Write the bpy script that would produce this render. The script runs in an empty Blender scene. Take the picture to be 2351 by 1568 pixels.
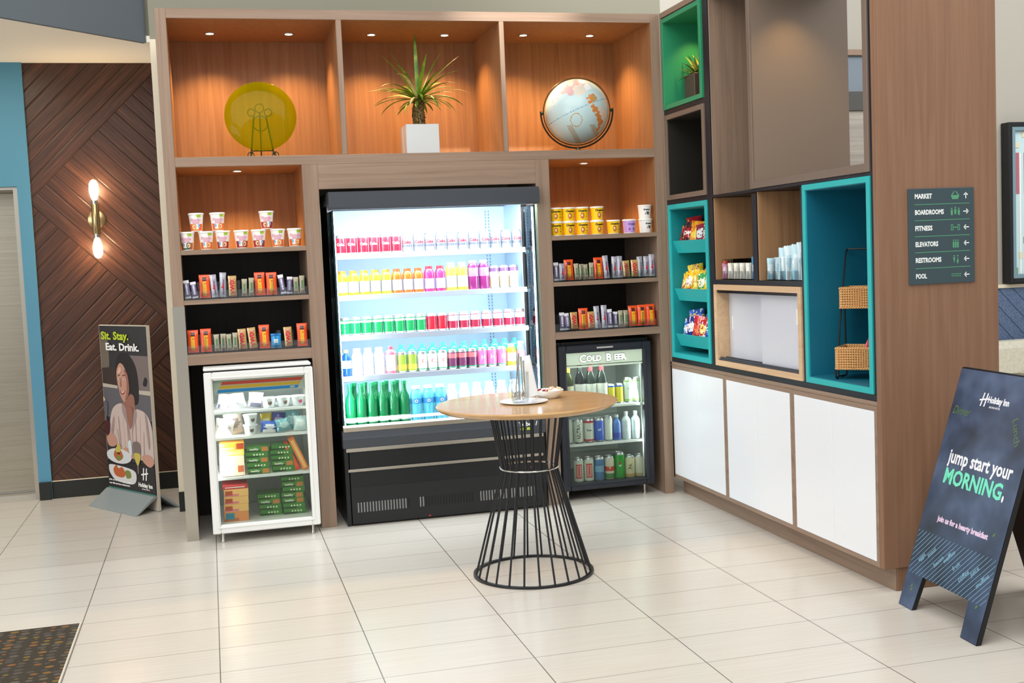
import bpy, math, random
from mathutils import Vector, Matrix
random.seed(7)
S = bpy.context.scene
COL = S.collection

# ------------------------------------------------------------------ camera
def camera():
    f_px, roll, pitch, yaw = 2634.7, -0.04298, -0.07416, -0.2556
    cd = bpy.data.cameras.new('camera'); co = bpy.data.objects.new('camera', cd); COL.objects.link(co)
    fw = Vector((-math.sin(yaw)*math.cos(pitch), math.cos(yaw)*math.cos(pitch), math.sin(pitch)))
    r = Vector((math.cos(yaw), math.sin(yaw), 0)); u = r.cross(fw)
    c, s = math.cos(roll), math.sin(roll)
    r2 = c*r + s*u; u2 = -s*r + c*u
    m = Matrix((r2, u2, -fw)).transposed().to_4x4()
    m.translation = Vector((1.0471, -6.8779, 1.5805))
    co.matrix_world = m
    cd.sensor_fit = 'HORIZONTAL'; cd.sensor_width = 36.0; cd.lens = 36.0*f_px/2351.0
    cd.clip_start = 0.05; cd.clip_end = 60
    S.camera = co
camera()

# ------------------------------------------------------------------ light
S.view_settings.view_transform = 'Standard'
S.view_settings.look = 'None'
S.view_settings.gamma = 1.0
S.view_settings.exposure = 0.0
S.view_settings.use_curve_mapping = False
W = bpy.data.worlds.new('world'); S.world = W; W.use_nodes = True
W.node_tree.nodes['Background'].inputs[0].default_value = (0.97, 0.985, 1.0, 1)
W.node_tree.nodes['Background'].inputs[1].default_value = 0.62

def area(name, loc, to, sx, sy, energy, col=(1, 1, 1), parent=None):
    l = bpy.data.lights.new(name, 'AREA'); l.shape = 'RECTANGLE'; l.size = sx; l.size_y = sy
    l.energy = energy; l.color = col
    o = bpy.data.objects.new(name, l); COL.objects.link(o)
    o.location = loc
    o.rotation_euler = (Vector(to)-Vector(loc)).to_track_quat('-Z', 'Y').to_euler()
    if parent is not None:
        o.parent = parent; o.location = Vector(loc)-parent.location
    return o
def spot(name, loc, energy, col, ang=1.9, blend=0.6, rad=0.02, parent=None, to=None):
    l = bpy.data.lights.new(name, 'SPOT'); l.energy = energy; l.color = col
    l.spot_size = ang; l.spot_blend = blend; l.shadow_soft_size = rad
    o = bpy.data.objects.new(name, l); COL.objects.link(o); o.location = loc
    if to is not None: o.rotation_euler = (Vector(to)-Vector(loc)).to_track_quat('-Z', 'Y').to_euler()
    if parent is not None:
        o.parent = parent; o.location = Vector(loc)-parent.location
    return o
area('lobby_ceiling_light', (0.8, -4.2, 5.2), (1.6, -1.6, 0), 7.0, 4.5, 330, (1.0, 0.985, 0.955))
area('lobby_window_light', (-5.5, -7.0, 2.4), (3.0, -0.5, 0.8), 5.0, 3.2, 190, (0.93, 0.97, 1.0))
area('lounge_light', (7.2, -2.8, 4.6), (7.0, 0.4, 1.0), 3.5, 2.5, 120, (1.0, 0.97, 0.92))
spot('lobby_track_spot', (3.0, -2.0, 5.0), 900, (1.0, 0.96, 0.9), 0.36, 0.9, 0.03, None, (2.95, 0.1, 3.12))
spot('back_wall_fill_spot', (4.3, -0.9, 4.9), 190, (1.0, 0.98, 0.95), 1.0, 1.0, 0.05, None, (4.0, 0.96, 3.5))  # added to brighten the right end of the back wall, no known fixture
area('hall_light', (-0.3, 1.0, 3.0), (-0.3, 1.1, 0), 0.5, 0.5, 7, (1.0, 0.88, 0.7))

# ------------------------------------------------------------------ materials
def lin(c):
    return tuple(((x/255.0)/12.92 if x/255.0 <= 0.04045 else ((x/255.0+0.055)/1.055)**2.4) for x in c)
_M = {}
def mat(name, rgb, rough=0.5, metal=0.0, spec=0.5, emit=0.0, ecol=None, coat=0.0, trans=0.0, ior=1.45, sheen=0.0):
    if name in _M: return _M[name]
    m = bpy.data.materials.new(name); m.use_nodes = True
    b = m.node_tree.nodes['Principled BSDF']
    c = (*lin(rgb), 1)
    b.inputs['Base Color'].default_value = c
    b.inputs['Roughness'].default_value = rough
    b.inputs['Metallic'].default_value = metal
    b.inputs['Specular IOR Level'].default_value = spec
    b.inputs['Coat Weight'].default_value = coat
    b.inputs['Transmission Weight'].default_value = trans
    b.inputs['IOR'].default_value = ior
    if emit:
        b.inputs['Emission Color'].default_value = (*lin(ecol or rgb), 1)
        b.inputs['Emission Strength'].default_value = emit
    _M[name] = m
    return m
class NT:
    def __init__(s, name, rough=0.5, spec=0.5):
        s.m = bpy.data.materials.new(name); s.m.use_nodes = True; s.t = s.m.node_tree
        s.b = s.t.nodes['Principled BSDF']; s.b.inputs['Roughness'].default_value = rough
        s.b.inputs['Specular IOR Level'].default_value = spec
        s.co = s.t.nodes.new('ShaderNodeTexCoord').outputs['Object']
        _M[name] = s.m
    def n(s, typ, ins=None, **kw):
        nd = s.t.nodes.new(typ)
        for k, v in kw.items(): setattr(nd, k, v)
        for k, v in (ins or {}).items(): s.put(nd.inputs[k], v)
        return nd
    def put(s, sock, v):
        if hasattr(v, 'is_output'): s.t.links.new(v, sock)
        else: sock.default_value = v
    def math(s, op, a, b=0.0, c=0.0):
        nd = s.t.nodes.new('ShaderNodeMath'); nd.operation = op
        s.put(nd.inputs[0], a); s.put(nd.inputs[1], b); s.put(nd.inputs[2], c)
        return nd.outputs[0]
    def mix(s, f, a, b, blend='MIX'):
        nd = s.t.nodes.new('ShaderNodeMix'); nd.data_type = 'RGBA'; nd.blend_type = blend
        s.put(nd.inputs[0], f); s.put(nd.inputs[6], a if hasattr(a, 'is_output') else (*a[:3], 1)); s.put(nd.inputs[7], b if hasattr(b, 'is_output') else (*b[:3], 1))
        return nd.outputs[2]
    def scale(s, v):
        nd = s.t.nodes.new('ShaderNodeMapping'); s.t.links.new(s.co, nd.inputs['Vector']); nd.inputs['Scale'].default_value = v
        return nd.outputs[0]
    def noise(s, vec, scale=1.0, detail=3.0, rough=0.5, dist=0.0):
        nd = s.t.nodes.new('ShaderNodeTexNoise'); s.put(nd.inputs['Vector'], vec)
        nd.inputs['Scale'].default_value = scale; nd.inputs['Detail'].default_value = detail
        nd.inputs['Roughness'].default_value = rough; nd.inputs['Distortion'].default_value = dist
        return nd.outputs[0]
    def ramp(s, f, stops):
        nd = s.t.nodes.new('ShaderNodeValToRGB'); s.put(nd.inputs[0], f)
        el = nd.color_ramp.elements
        while len(el) < len(stops): el.new(0.5)
        for e, (p, c) in zip(el, stops): e.position = p; e.color = (*c[:3], 1)
        return nd.outputs[0]
    def base(s, v): s.put(s.b.inputs['Base Color'], v)
    def bump(s, h, strength=0.3, dist=0.002):
        nd = s.n('ShaderNodeBump', {'Height': h}); nd.inputs['Strength'].default_value = strength; nd.inputs['Distance'].default_value = dist
        s.t.links.new(nd.outputs[0], s.b.inputs['Normal'])
    def xyz(s):
        nd = s.t.nodes.new('ShaderNodeSeparateXYZ'); s.t.links.new(s.co, nd.inputs[0]); return nd.outputs

def wood(name, c1, c2, c3, axis='Z', rough=0.45, fine=1.0):
    w = NT(name, rough, 0.35)
    sc = {'Z': (34, 34, 1.1), 'X': (1.1, 34, 34), 'Y': (34, 1.1, 34)}[axis]
    v = w.scale(tuple(a*fine for a in sc))
    g = w.noise(v, 1.0, 4.0, 0.6, 0.6)
    sc2 = {'Z': (190, 190, 5), 'X': (5, 190, 190), 'Y': (190, 5, 190)}[axis]
    g2 = w.noise(w.scale(sc2), 1.0, 2.0, 0.5)
    col = w.ramp(g, [(0.22, lin(c1)), (0.52, lin(c2)), (0.82, lin(c3))])
    col = w.mix(w.math('MULTIPLY', g2, 0.30), col, tuple(x*0.6 for x in lin(c1)))
    w.base(col); w.bump(g2, 0.12, 0.001)
    return w.m
WG = ((130, 108, 91), (150, 126, 107), (164, 140, 121))
wood_v = wood('walnut_laminate_vertical', *WG, axis='Z')
wood_h = wood('walnut_laminate_horizontal', *WG, axis='X')
wood_y = wood('walnut_laminate_long', *WG, axis='Y')
wood_in = wood('walnut_laminate_warm_lit', (136, 94, 62), (156, 112, 76), (172, 128, 90), axis='Z')  # same walnut; warm lamp light is put into its more orange colour
wood_end = wood('walnut_end_panel', (124, 91, 69), (139, 103, 79), (150, 115, 89), axis='Z')
wood_niche = wood('oak_niche_lining', (150, 112, 78), (172, 132, 95), (186, 146, 108), axis='Z')
wood_dark = wood('recess_shade_lining', (34, 28, 25), (44, 36, 32), (52, 43, 38), axis='Z')  # near-black colour stands in for the shade deep in the compartments
oak = wood('pale_oak_edge', (196, 160, 122), (214, 180, 142), (226, 196, 160), axis='Y')
oak_v = wood('pale_oak_upright', (190, 150, 106), (208, 170, 126), (222, 188, 146), axis='Z')
tabletop_w = wood('light_oak_tabletop', (192, 150, 100), (204, 164, 114), (214, 176, 128), axis='X', rough=0.14)
grey_wood = wood('grey_washed_cladding', (150, 142, 134), (176, 168, 158), (196, 188, 178), axis='X')

black = mat('black_powder_metal', (22, 23, 27), 0.38)
blackp = mat('black_frame_paint', (24, 28, 36), 0.42)
darkgrey = mat('charcoal_panel', (62, 66, 72), 0.4)
blackpanel = mat('black_panel', (20, 22, 24), 0.32)
steel = mat('brushed_steel', (190, 184, 172), 0.28, 1.0)
chrome = mat('chrome', (215, 215, 212), 0.12, 1.0)
silver = mat('satin_aluminium', (205, 203, 198), 0.35, 0.8)
brass = mat('brushed_brass', (190, 165, 120), 0.25, 1.0)
white = mat('white_paint', (240, 242, 243), 0.4)
whitedoor = mat('white_gloss_door', (234, 237, 241), 0.25)
fridge_w = mat('white_fridge_enamel', (226, 226, 222), 0.35)
fridge_in = mat('fridge_liner', (196, 205, 200), 0.5)
cooler_in = mat('cooler_liner', (186, 212, 232), 0.45)
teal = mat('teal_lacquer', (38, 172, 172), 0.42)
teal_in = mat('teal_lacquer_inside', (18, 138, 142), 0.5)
navyblue = mat('teal_back_shade_blue', (44, 88, 120), 0.5)  # back of the teal box; its shaded blue tone is put into the colour
green = mat('green_lacquer', (44, 140, 98), 0.42)
taupe = mat('taupe_lacquer', (116, 100, 88), 0.45)
taupe_in = mat('taupe_panel', (118, 103, 90), 0.4)
umber = mat('dark_umber_lining', (34, 30, 23), 0.6)
bluewall = mat('blue_wall_paint', (84, 142, 168), 0.7)
cream = mat('cream_ceiling_paint', (250, 243, 230), 0.8)
creamstrip = mat('beige_strip', (226, 214, 190), 0.7)
greywall = mat('olive_grey_wall', (136, 134, 118), 0.8)  # left stretch of the back wall, darker and greener than the right
lightwall = mat('pale_grey_wall', (176, 172, 162), 0.8)
fascia = mat('slate_fascia_paint', (92, 100, 106), 0.7)
skirt = mat('black_vinyl_base', (28, 30, 26), 0.45)
plasticw = mat('white_plastic', (236, 236, 232), 0.4)
lampwhite = mat('white_lamp_glow', (255, 255, 255), 0.4, emit=14.0, ecol=(255, 236, 205))
ledwhite = mat('cool_led_glow', (255, 255, 255), 0.4, emit=10.0, ecol=(225, 240, 255))
bulb = mat('bulb_glow', (255, 250, 240), 0.4, emit=26.0, ecol=(255, 222, 176))
frost = mat('sliding_door_acrylic', (206, 208, 216), 0.3)

def glassmat(name, tint=(255, 255, 255), refl=0.06, rough=0.02, fres=1.0):
    m = bpy.data.materials.new(name); m.use_nodes = True; t = m.node_tree; t.nodes.clear()
    o = t.nodes.new('ShaderNodeOutputMaterial'); mx = t.nodes.new('ShaderNodeMixShader')
    tr = t.nodes.new('ShaderNodeBsdfTransparent'); gl = t.nodes.new('ShaderNodeBsdfGlossy')
    lw = t.nodes.new('ShaderNodeFresnel'); lw.inputs[0].default_value = 1.45
    ad = t.nodes.new('ShaderNodeMath'); ad.operation = 'MULTIPLY_ADD'; ad.inputs[1].default_value = fres; ad.inputs[2].default_value = refl
    ad.use_clamp = True
    tr.inputs[0].default_value = (*lin(tint), 1); gl.inputs[1].default_value = rough
    t.links.new(lw.outputs[0], ad.inputs[0]); t.links.new(ad.outputs[0], mx.inputs[0])
    t.links.new(tr.outputs[0], mx.inputs[1]); t.links.new(gl.outputs[0], mx.inputs[2]); t.links.new(mx.outputs[0], o.inputs[0])
    _M[name] = m
    return m
glass = glassmat('clear_glass', (250, 252, 252), 0.0, 0.02, 0.35)
fogglass = glassmat('misted_door_glass', (240, 244, 240), 0.01, 0.05, 0.45)
coolglass = glassmat('cooler_side_glass', (215, 238, 238), 0.03)
acrylic = glassmat('clear_acrylic', (247, 249, 250), 0.05, 0.10, 0.4)
olive = glassmat('olive_green_glass', (222, 226, 50), 0.0, 0.03, 0.3)
def olive_glass():
    t = olive.node_tree
    d = t.nodes.new('ShaderNodeBsdfPrincipled'); d.inputs['Base Color'].default_value = (*lin((150, 146, 4)), 1); d.inputs['Roughness'].default_value = 0.4; d.inputs['Specular IOR Level'].default_value = 0.0
    mx = t.nodes.new('ShaderNodeMixShader'); mx.inputs[0].default_value = 0.26
    o = [n for n in t.nodes if n.type == 'OUTPUT_MATERIAL'][0]; src = o.inputs[0].links[0].from_socket
    t.links.new(src, mx.inputs[1]); t.links.new(d.outputs[0], mx.inputs[2]); t.links.new(mx.outputs[0], o.inputs[0])
olive_glass()

def floor_material():
    w = NT('cream_floor_tile', 0.3, 0.45)
    x, y, z = w.xyz()
    ux = w.math('DIVIDE', w.math('ADD', x, 0.2012), 0.6); uy = w.math('DIVIDE', w.math('ADD', y, 2.3177), 0.2942)
    fx = w.math('FRACT', ux); fy = w.math('FRACT', uy)
    dx = w.math('MULTIPLY', w.math('MINIMUM', fx, w.math('SUBTRACT', 1.0, fx)), 0.6)
    dy = w.math('MULTIPLY', w.math('MINIMUM', fy, w.math('SUBTRACT', 1.0, fy)), 0.2942)
    gx = w.math('LESS_THAN', dx, 0.0021); gy = w.math('LESS_THAN', dy, 0.0017)
    cid = w.n('ShaderNodeCombineXYZ', {0: w.math('FLOOR', ux), 1: w.math('FLOOR', uy)})
    wn = w.n('ShaderNodeTexWhiteNoise', {0: cid.outputs[0]})
    streak = w.noise(w.scale((2.2, 60, 1)), 1.0, 3.0, 0.55)
    cloud = w.noise(w.scale((1.2, 3.2, 1)), 1.0, 2.0)
    c = w.ramp(streak, [(0.2, lin((198, 191, 178))), (0.8, lin((211, 205, 194)))])
    c = w.mix(w.math('MULTIPLY', cloud, 0.5), c, lin((207, 203, 196)))
    c = w.mix(w.math('MULTIPLY', wn.outputs[0], 0.22), c, lin((190, 184, 175)))
    c = w.mix(w.math('MULTIPLY', gy, 0.8), c, lin((104, 98, 90)))
    c = w.mix(w.math('MULTIPLY', gx, 0.92), c, lin((84, 80, 74)))
    w.base(c)
    w.b.inputs['Roughness'].default_value = 0.25
    h = w.math('SUBTRACT', 1.0, w.math('MAXIMUM', gx, gy)); w.bump(h, 0.35, 0.001)
    return w.m
def carpet_material():
    w = NT('patterned_carpet', 0.95, 0.1)
    v = w.n('ShaderNodeTexVoronoi', {'Vector': w.scale((19, 26, 1)), 'Scale': 1.0, 'Randomness': 0.35})
    sep = w.n('ShaderNodeSeparateColor', {0: v.outputs['Color']})
    dot = w.math('LESS_THAN', v.outputs['Distance'], 0.36)
    dc = w.ramp(sep.outputs[0], [(0.0, lin((92, 86, 80))), (0.55, lin((112, 104, 96))), (0.7, lin((150, 124, 60))), (0.9, lin((156, 104, 62)))])
    fz = w.noise(w.scale((300, 300, 300)), 1.0, 2.0)
    b = w.ramp(fz, [(0.3, lin((52, 49, 42))), (0.7, lin((86, 80, 70)))])
    c = w.mix(w.math('MULTIPLY', dot, 0.8), b, dc)
    c = w.mix(w.math('MULTIPLY', fz, 0.5), c, lin((50, 46, 40)))
    w.base(c); w.bump(fz, 0.6, 0.004)
    return w.m
def herringbone():
    w = NT('herringbone_wood_boards', 0.38, 0.4)
    x, y, z = w.xyz()
    m = w.math('SUBTRACT', x, z); p = w.math('ADD', x, z)
    r1 = w.math('LESS_THAN', m, -2.235)
    r3 = w.math('MULTIPLY', w.math('LESS_THAN', p, 1.96), w.math('LESS_THAN', m, -0.25))
    up = w.math('MAXIMUM', r1, r3)     # boards rising to the right
    a = w.math('MULTIPLY', w.math('ADD', m, 2.235), 1/0.124); b = w.math('MULTIPLY', w.math('SUBTRACT', p, 1.96), 1/0.124)
    def sel(u, v): return w.math('ADD', w.math('MULTIPLY', up, u), w.math('MULTIPLY', w.math('SUBTRACT', 1.0, up), v))
    ac = sel(a, b); al = sel(p, m)
    fr = w.math('FRACT', ac); d = w.math('MULTIPLY', w.math('MINIMUM', fr, w.math('SUBTRACT', 1.0, fr)), 0.088)
    g = w.math('LESS_THAN', d, 0.0022)
    idn = w.n('ShaderNodeCombineXYZ', {0: w.math('FLOOR', ac), 1: w.math('MULTIPLY', up, 7.0)})
    wn = w.n('ShaderNodeTexWhiteNoise', {0: idn.outputs[0]})
    gv = w.n('ShaderNodeCombineXYZ', {0: w.math('MULTIPLY', ac, 5.0), 1: w.math('MULTIPLY', al, 2.0), 2: w.math('MULTIPLY', wn.outputs[0], 30.0)})
    gr = w.noise(gv.outputs[0], 1.0, 4.0, 0.6, 0.4)
    c = w.ramp(gr, [(0.25, lin((48, 29, 20))), (0.55, lin((82, 50, 34))), (0.8, lin((116, 72, 48)))])
    c = w.mix(w.math('MULTIPLY', wn.outputs[0], 0.5), c, lin((56, 34, 24)))
    c = w.mix(w.math('MULTIPLY', g, 0.85), c, lin((28, 18, 14)))
    w.base(c)
    h = w.math('MINIMUM', w.math('MULTIPLY', d, 120.0), 1.0); w.bump(w.math('ADD', h, w.math('MULTIPLY', gr, 0.15)), 0.7, 0.004)
    return w.m
def diag_boards():
    w = NT('blue_diagonal_wainscot', 0.7, 0.2)
    x, y, z = w.xyz()
    p = w.math('DIVIDE', w.math('ADD', x, w.math('MULTIPLY', z, 1.0)), 0.135)
    fr = w.math('FRACT', p); g = w.math('LESS_THAN', fr, 0.05)
    n1 = w.noise(w.scale((90, 90, 90)), 1.0, 2.0)
    c = w.ramp(n1, [(0.3, lin((78, 96, 128))), (0.7, lin((108, 126, 156)))])
    c = w.mix(g, c, lin((34, 42, 58)))
    w.base(c); w.bump(w.math('SUBTRACT', 1.0, g), 0.5, 0.003)
    return w.m
def steel_doors():
    w = NT('brushed_elevator_steel', 0.3, 0.5)
    w.b.inputs['Metallic'].default_value = 0.9
    n1 = w.noise(w.scale((1.5, 1, 220)), 1.0, 2.0)
    w.base(w.ramp(n1, [(0.2, lin((164, 156, 140))), (0.8, lin((178, 170, 154)))]))
    w.put(w.b.inputs['Roughness'], w.math('ADD', w.math('MULTIPLY', n1, 0.15), 0.22))
    return w.m
def wicker():
    w = NT('woven_wicker', 0.6, 0.3)
    x, y, z = w.xyz()
    a = w.math('MULTIPLY', w.math('ADD', x, y), 2*math.pi/0.012); b = w.math('MULTIPLY', z, 2*math.pi/0.012)
    s1 = w.math('MULTIPLY', w.math('SINE', a), w.math('SINE', b))
    n1 = w.noise(w.scale((120, 120, 120)), 1.0, 2.0)
    h = w.math('ADD', w.math('MULTIPLY', s1, 0.5), w.math('MULTIPLY', n1, 0.5))
    w.base(w.ramp(h, [(0.0, lin((160, 108, 60))), (0.3, lin((216, 160, 98))), (0.65, lin((240, 198, 138)))]))
    w.bump(h, 0.6, 0.003)
    return w.m
def board_print():
    w = NT('chalkboard_print', 0.35, 0.4)
    n1 = w.noise(w.scale((3, 3, 3.5)), 1.0, 3.0, 0.6)
    w.base(w.ramp(n1, [(0.32, lin((38, 44, 54))), (0.5, lin((60, 74, 98))), (0.68, lin((88, 104, 132)))]))
    return w.m
def fabric(name, a, b):
    w = NT(name, 0.9, 0.1)
    n1 = w.noise(w.scale((40, 40, 40)), 1.0, 3.0)
    w.base(w.ramp(n1, [(0.3, lin(a)), (0.7, lin(b))])); w.bump(n1, 0.3, 0.003)
    return w.m
def trunk_mat():
    w = NT('thorny_bark', 0.85, 0.2)
    v = w.n('ShaderNodeTexVoronoi', {'Vector': w.scale((90, 90, 60)), 'Scale': 1.0})
    w.base(w.ramp(v.outputs['Distance'], [(0.1, lin((150, 128, 84))), (0.5, lin((104, 84, 48))), (0.9, lin((50, 36, 20)))]))
    w.bump(v.outputs['Distance'], 0.8, 0.01)
    return w.m
def leaf_mat(name, a, b, c):
    w = NT(name, 0.42, 0.45)
    n1 = w.noise(w.scale((14, 14, 14)), 1.0, 2.0)
    w.base(w.ramp(n1, [(0.25, lin(a)), (0.5, lin(b)), (0.78, lin(c))]))
    return w.m
def foil(name, rgb, rough=0.3, spec=0.6):
    return mat(name, rgb, rough, 0.0, spec, coat=0.25)
floor_m = floor_material(); carpet_m = carpet_material(); herring_m = herringbone(); wains_m = diag_boards()
elev_m = steel_doors(); wick_m = wicker(); board_m = board_print(); bark_m = trunk_mat()

# ------------------------------------------------------------------ mesh builder
_tc = {}
def glyph(s, size, off):
    k = (s, round(size, 5), off)
    if k not in _tc:
        c = bpy.data.curves.new('t', 'FONT'); c.body = s; c.size = size; c.resolution_u = 2; c.offset = off
        c.align_x = 'CENTER'; c.align_y = 'CENTER'
        o = bpy.data.objects.new('t', c)
        me = bpy.data.meshes.new_from_object(o)
        _tc[k] = ([tuple(v.co[:2]) for v in me.vertices], [tuple(p.vertices) for p in me.polygons])
        bpy.data.meshes.remove(me); bpy.data.objects.remove(o); bpy.data.curves.remove(c)
    return _tc[k]
class MB:
    def __init__(s, o=(0, 0, 0)): s.v = []; s.f = []; s.m = []; s.o = Vector(o)
    def add(s, vs, fs, m=0):
        b = len(s.v); s.v += [tuple(v) for v in vs]
        for i, f in enumerate(fs): s.f.append(tuple(b+k for k in f)); s.m.append(m[i] if isinstance(m, list) else m)
    def box(s, x0, x1, y0, y1, z0, z1, m=0, b=0.0):
        if x1 < x0: x0, x1 = x1, x0
        if y1 < y0: y0, y1 = y1, y0
        if z1 < z0: z0, z1 = z1, z0
        if b <= 0:
            vs = [(x, y, z) for x in (x0, x1) for y in (y0, y1) for z in (z0, z1)]
            s.add(vs, [(0, 1, 3, 2), (4, 6, 7, 5), (0, 4, 5, 1), (2, 3, 7, 6), (0, 2, 6, 4), (1, 5, 7, 3)], m); return
        b = min(b, (x1-x0)*.45, (y1-y0)*.45, (z1-z0)*.45)
        X = (x0, x1); Y = (y0, y1); Z = (z0, z1); vs = []; idx = {}
        for i in (0, 1):
            for j in (0, 1):
                for k in (0, 1):
                    sx, sy, sz = (1-2*i)*b, (1-2*j)*b, (1-2*k)*b
                    for a, p in enumerate(((X[i], Y[j]+sy, Z[k]+sz), (X[i]+sx, Y[j], Z[k]+sz), (X[i]+sx, Y[j]+sy, Z[k]))):
                        idx[(i, j, k, a)] = len(vs); vs.append(p)
        fs = []; c = Vector(((x0+x1)/2, (y0+y1)/2, (z0+z1)/2))
        def q(*t):
            p = [Vector(vs[a]) for a in t]; n = (p[1]-p[0]).cross(p[2]-p[0]); ce = sum(p, Vector())/len(p)
            fs.append(t if n.dot(ce-c) > 0 else t[::-1])
        for i in (0, 1):
            q(idx[(i, 0, 0, 0)], idx[(i, 1, 0, 0)], idx[(i, 1, 1, 0)], idx[(i, 0, 1, 0)])
            q(idx[(0, i, 0, 1)], idx[(1, i, 0, 1)], idx[(1, i, 1, 1)], idx[(0, i, 1, 1)])
            q(idx[(0, 0, i, 2)], idx[(1, 0, i, 2)], idx[(1, 1, i, 2)], idx[(0, 1, i, 2)])
            for j in (0, 1):
                q(idx[(i, j, 0, 0)], idx[(i, j, 1, 0)], idx[(i, j, 1, 1)], idx[(i, j, 0, 1)])
                q(idx[(i, 0, j, 0)], idx[(i, 1, j, 0)], idx[(i, 1, j, 2)], idx[(i, 0, j, 2)])
                q(idx[(0, i, j, 1)], idx[(1, i, j, 1)], idx[(1, i, j, 2)], idx[(0, i, j, 2)])
                for k in (0, 1): q(idx[(i, j, k, 0)], idx[(i, j, k, 1)], idx[(i, j, k, 2)])
        s.add(vs, fs, m)
    def frame_x(s, x0, x1, ya, yb, za, zb, t, m=0, b=0.0):     # picture-frame standing in the yz plane
        y0, y1 = min(ya, yb), max(ya, yb)
        s.box(x0, x1, y0, y0+t, za, zb, m, b); s.box(x0, x1, y1-t, y1, za, zb, m, b)
        s.box(x0, x1, y0+t, y1-t, za, za+t, m, b); s.box(x0, x1, y0+t, y1-t, zb-t, zb, m, b)
    def frame_y(s, y0, y1, x0, x1, za, zb, t, m=0, b=0.0, tb=None, tt=None):
        tb = tb or t; tt = tt or t
        s.box(x0, x0+t, y0, y1, za, zb, m, b); s.box(x1-t, x1, y0, y1, za, zb, m, b)
        s.box(x0+t, x1-t, y0, y1, za, za+tb, m, b); s.box(x0+t, x1-t, y0, y1, zb-tt, zb, m, b)
    def lathe(s, prof, c=(0, 0, 0), n=24, m=0, ax='Z', cap=True):
        c = Vector(c); vs = []
        for r, z in prof:
            for i in range(n):
                a = 2*math.pi*i/n; x, y = r*math.cos(a), r*math.sin(a)
                vs.append(c+{'Z': Vector((x, y, z)), 'Y': Vector((x, z, -y)), 'X': Vector((z, x, y))}[ax])
        fs = []; ms = []
        for k in range(len(prof)-1):
            mm = m[k] if isinstance(m, (list, tuple)) else m
            for i in range(n):
                j = (i+1) % n; fs.append((k*n+i, k*n+j, (k+1)*n+j, (k+1)*n+i)); ms.append(mm)
        if cap:
            m0 = m[0] if isinstance(m, (list, tuple)) else m; m1 = m[-1] if isinstance(m, (list, tuple)) else m
            if prof[0][0] > 1e-6: fs.append(tuple(range(n))[::-1]); ms.append(m0)
            if prof[-1][0] > 1e-6: fs.append(tuple((len(prof)-1)*n+i for i in range(n))); ms.append(m1)
        s.add(vs, fs, ms)
    def tube(s, pts, r, n=8, m=0, closed=False, cap=True):
        P = [Vector(p) for p in pts]; N = len(P); rs = r if isinstance(r, (list, tuple)) else [r]*N
        vs = []; up = None
        for i, p in enumerate(P):
            if closed: t = P[(i+1) % N]-P[i-1]
            else: t = P[min(i+1, N-1)]-P[max(i-1, 0)]
            t.normalize()
            if up is None: up = Vector((0, 0, 1)) if abs(t.z) < 0.9 else Vector((1, 0, 0))
            a = t.cross(up)
            if a.length < 1e-5: a = t.cross(Vector((0, 1, 0)))
            a.normalize(); b = a.cross(t); b.normalize(); up = b
            for k in range(n):
                th = 2*math.pi*k/n; vs.append(p+(a*math.cos(th)+b*math.sin(th))*rs[i])
        fs = []
        for i in range(N if closed else N-1):
            i2 = (i+1) % N
            for k in range(n): fs.append((i*n+k, i2*n+k, i2*n+(k+1) % n, i*n+(k+1) % n))
        if not closed and cap: fs.append(tuple(range(n))[::-1]); fs.append(tuple((N-1)*n+k for k in range(n)))
        s.add(vs, fs, m)
    def prism(s, poly, fn, d0, d1, m=0):       # poly (a,b), fn(a,b,d) -> point
        n = len(poly); vs = [fn(a, b, d0) for a, b in poly]+[fn(a, b, d1) for a, b in poly]
        fs = [tuple(range(n))[::-1], tuple(range(n, 2*n))]+[(i, (i+1) % n, n+(i+1) % n, n+i) for i in range(n)]
        s.add(vs, fs, m)
    def flat(s, poly, fn, m=0): s.add([fn(a, b) for a, b in poly], [tuple(range(len(poly)))], m)
    def text(s, t, size, fn, m=0, off=0.0, rot=0.0):
        vs, fs = glyph(t, size, off); c, q = math.cos(rot), math.sin(rot)
        s.add([fn(x*c-y*q, x*q+y*c) for x, y in vs], fs, m)
    def sphere(s, c, r, n=24, k=12, m=0, sc=(1, 1, 1)):
        prof = [(math.sin(math.pi*i/k), -math.cos(math.pi*i/k)) for i in range(k+1)]
        b = len(s.v); s.lathe([(max(a, 1e-4), z) for a, z in prof], (0, 0, 0), n, m)
        for i in range(b, len(s.v)):
            x, y, z = s.v[i]; s.v[i] = (c[0]+x*r*sc[0], c[1]+y*r*sc[1], c[2]+z*r*sc[2])
    def mesh(s, name, mats, smooth=True, ang=0.6):
        me = bpy.data.meshes.new(name); me.from_pydata([tuple(Vector(v)-s.o) for v in s.v], [], s.f)
        for mm in (mats if isinstance(mats, (list, tuple)) else [mats]): me.materials.append(mm)
        me.polygons.foreach_set('material_index', s.m)
        if smooth:
            me.polygons.foreach_set('use_smooth', [True]*len(s.f)); me.set_sharp_from_angle(angle=ang)
        me.update()
        return me
    def build(s, name, mats, parent=None, smooth=True, ang=0.6):
        o = bpy.data.objects.new(name, s.mesh(name, mats, smooth, ang)); COL.objects.link(o)
        if parent is not None: o.parent = parent
        return o
def tag(o, label=None, cat=None, group=None, kind=None):
    if label: o['label'] = label
    if cat: o['category'] = cat
    if group: o['group'] = group
    if kind: o['kind'] = kind
    return o
def thing(name, loc, label, cat, group=None, rz=0.0):
    o = bpy.data.objects.new(name, None); COL.objects.link(o); o.location = loc; o.rotation_euler = (0, 0, rz)
    o.empty_display_size = 0.05
    return tag(o, label, cat, group)
def struct(name, mb, mats, smooth=False):
    return tag(mb.build(name, mats, None, smooth), kind='structure')
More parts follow.
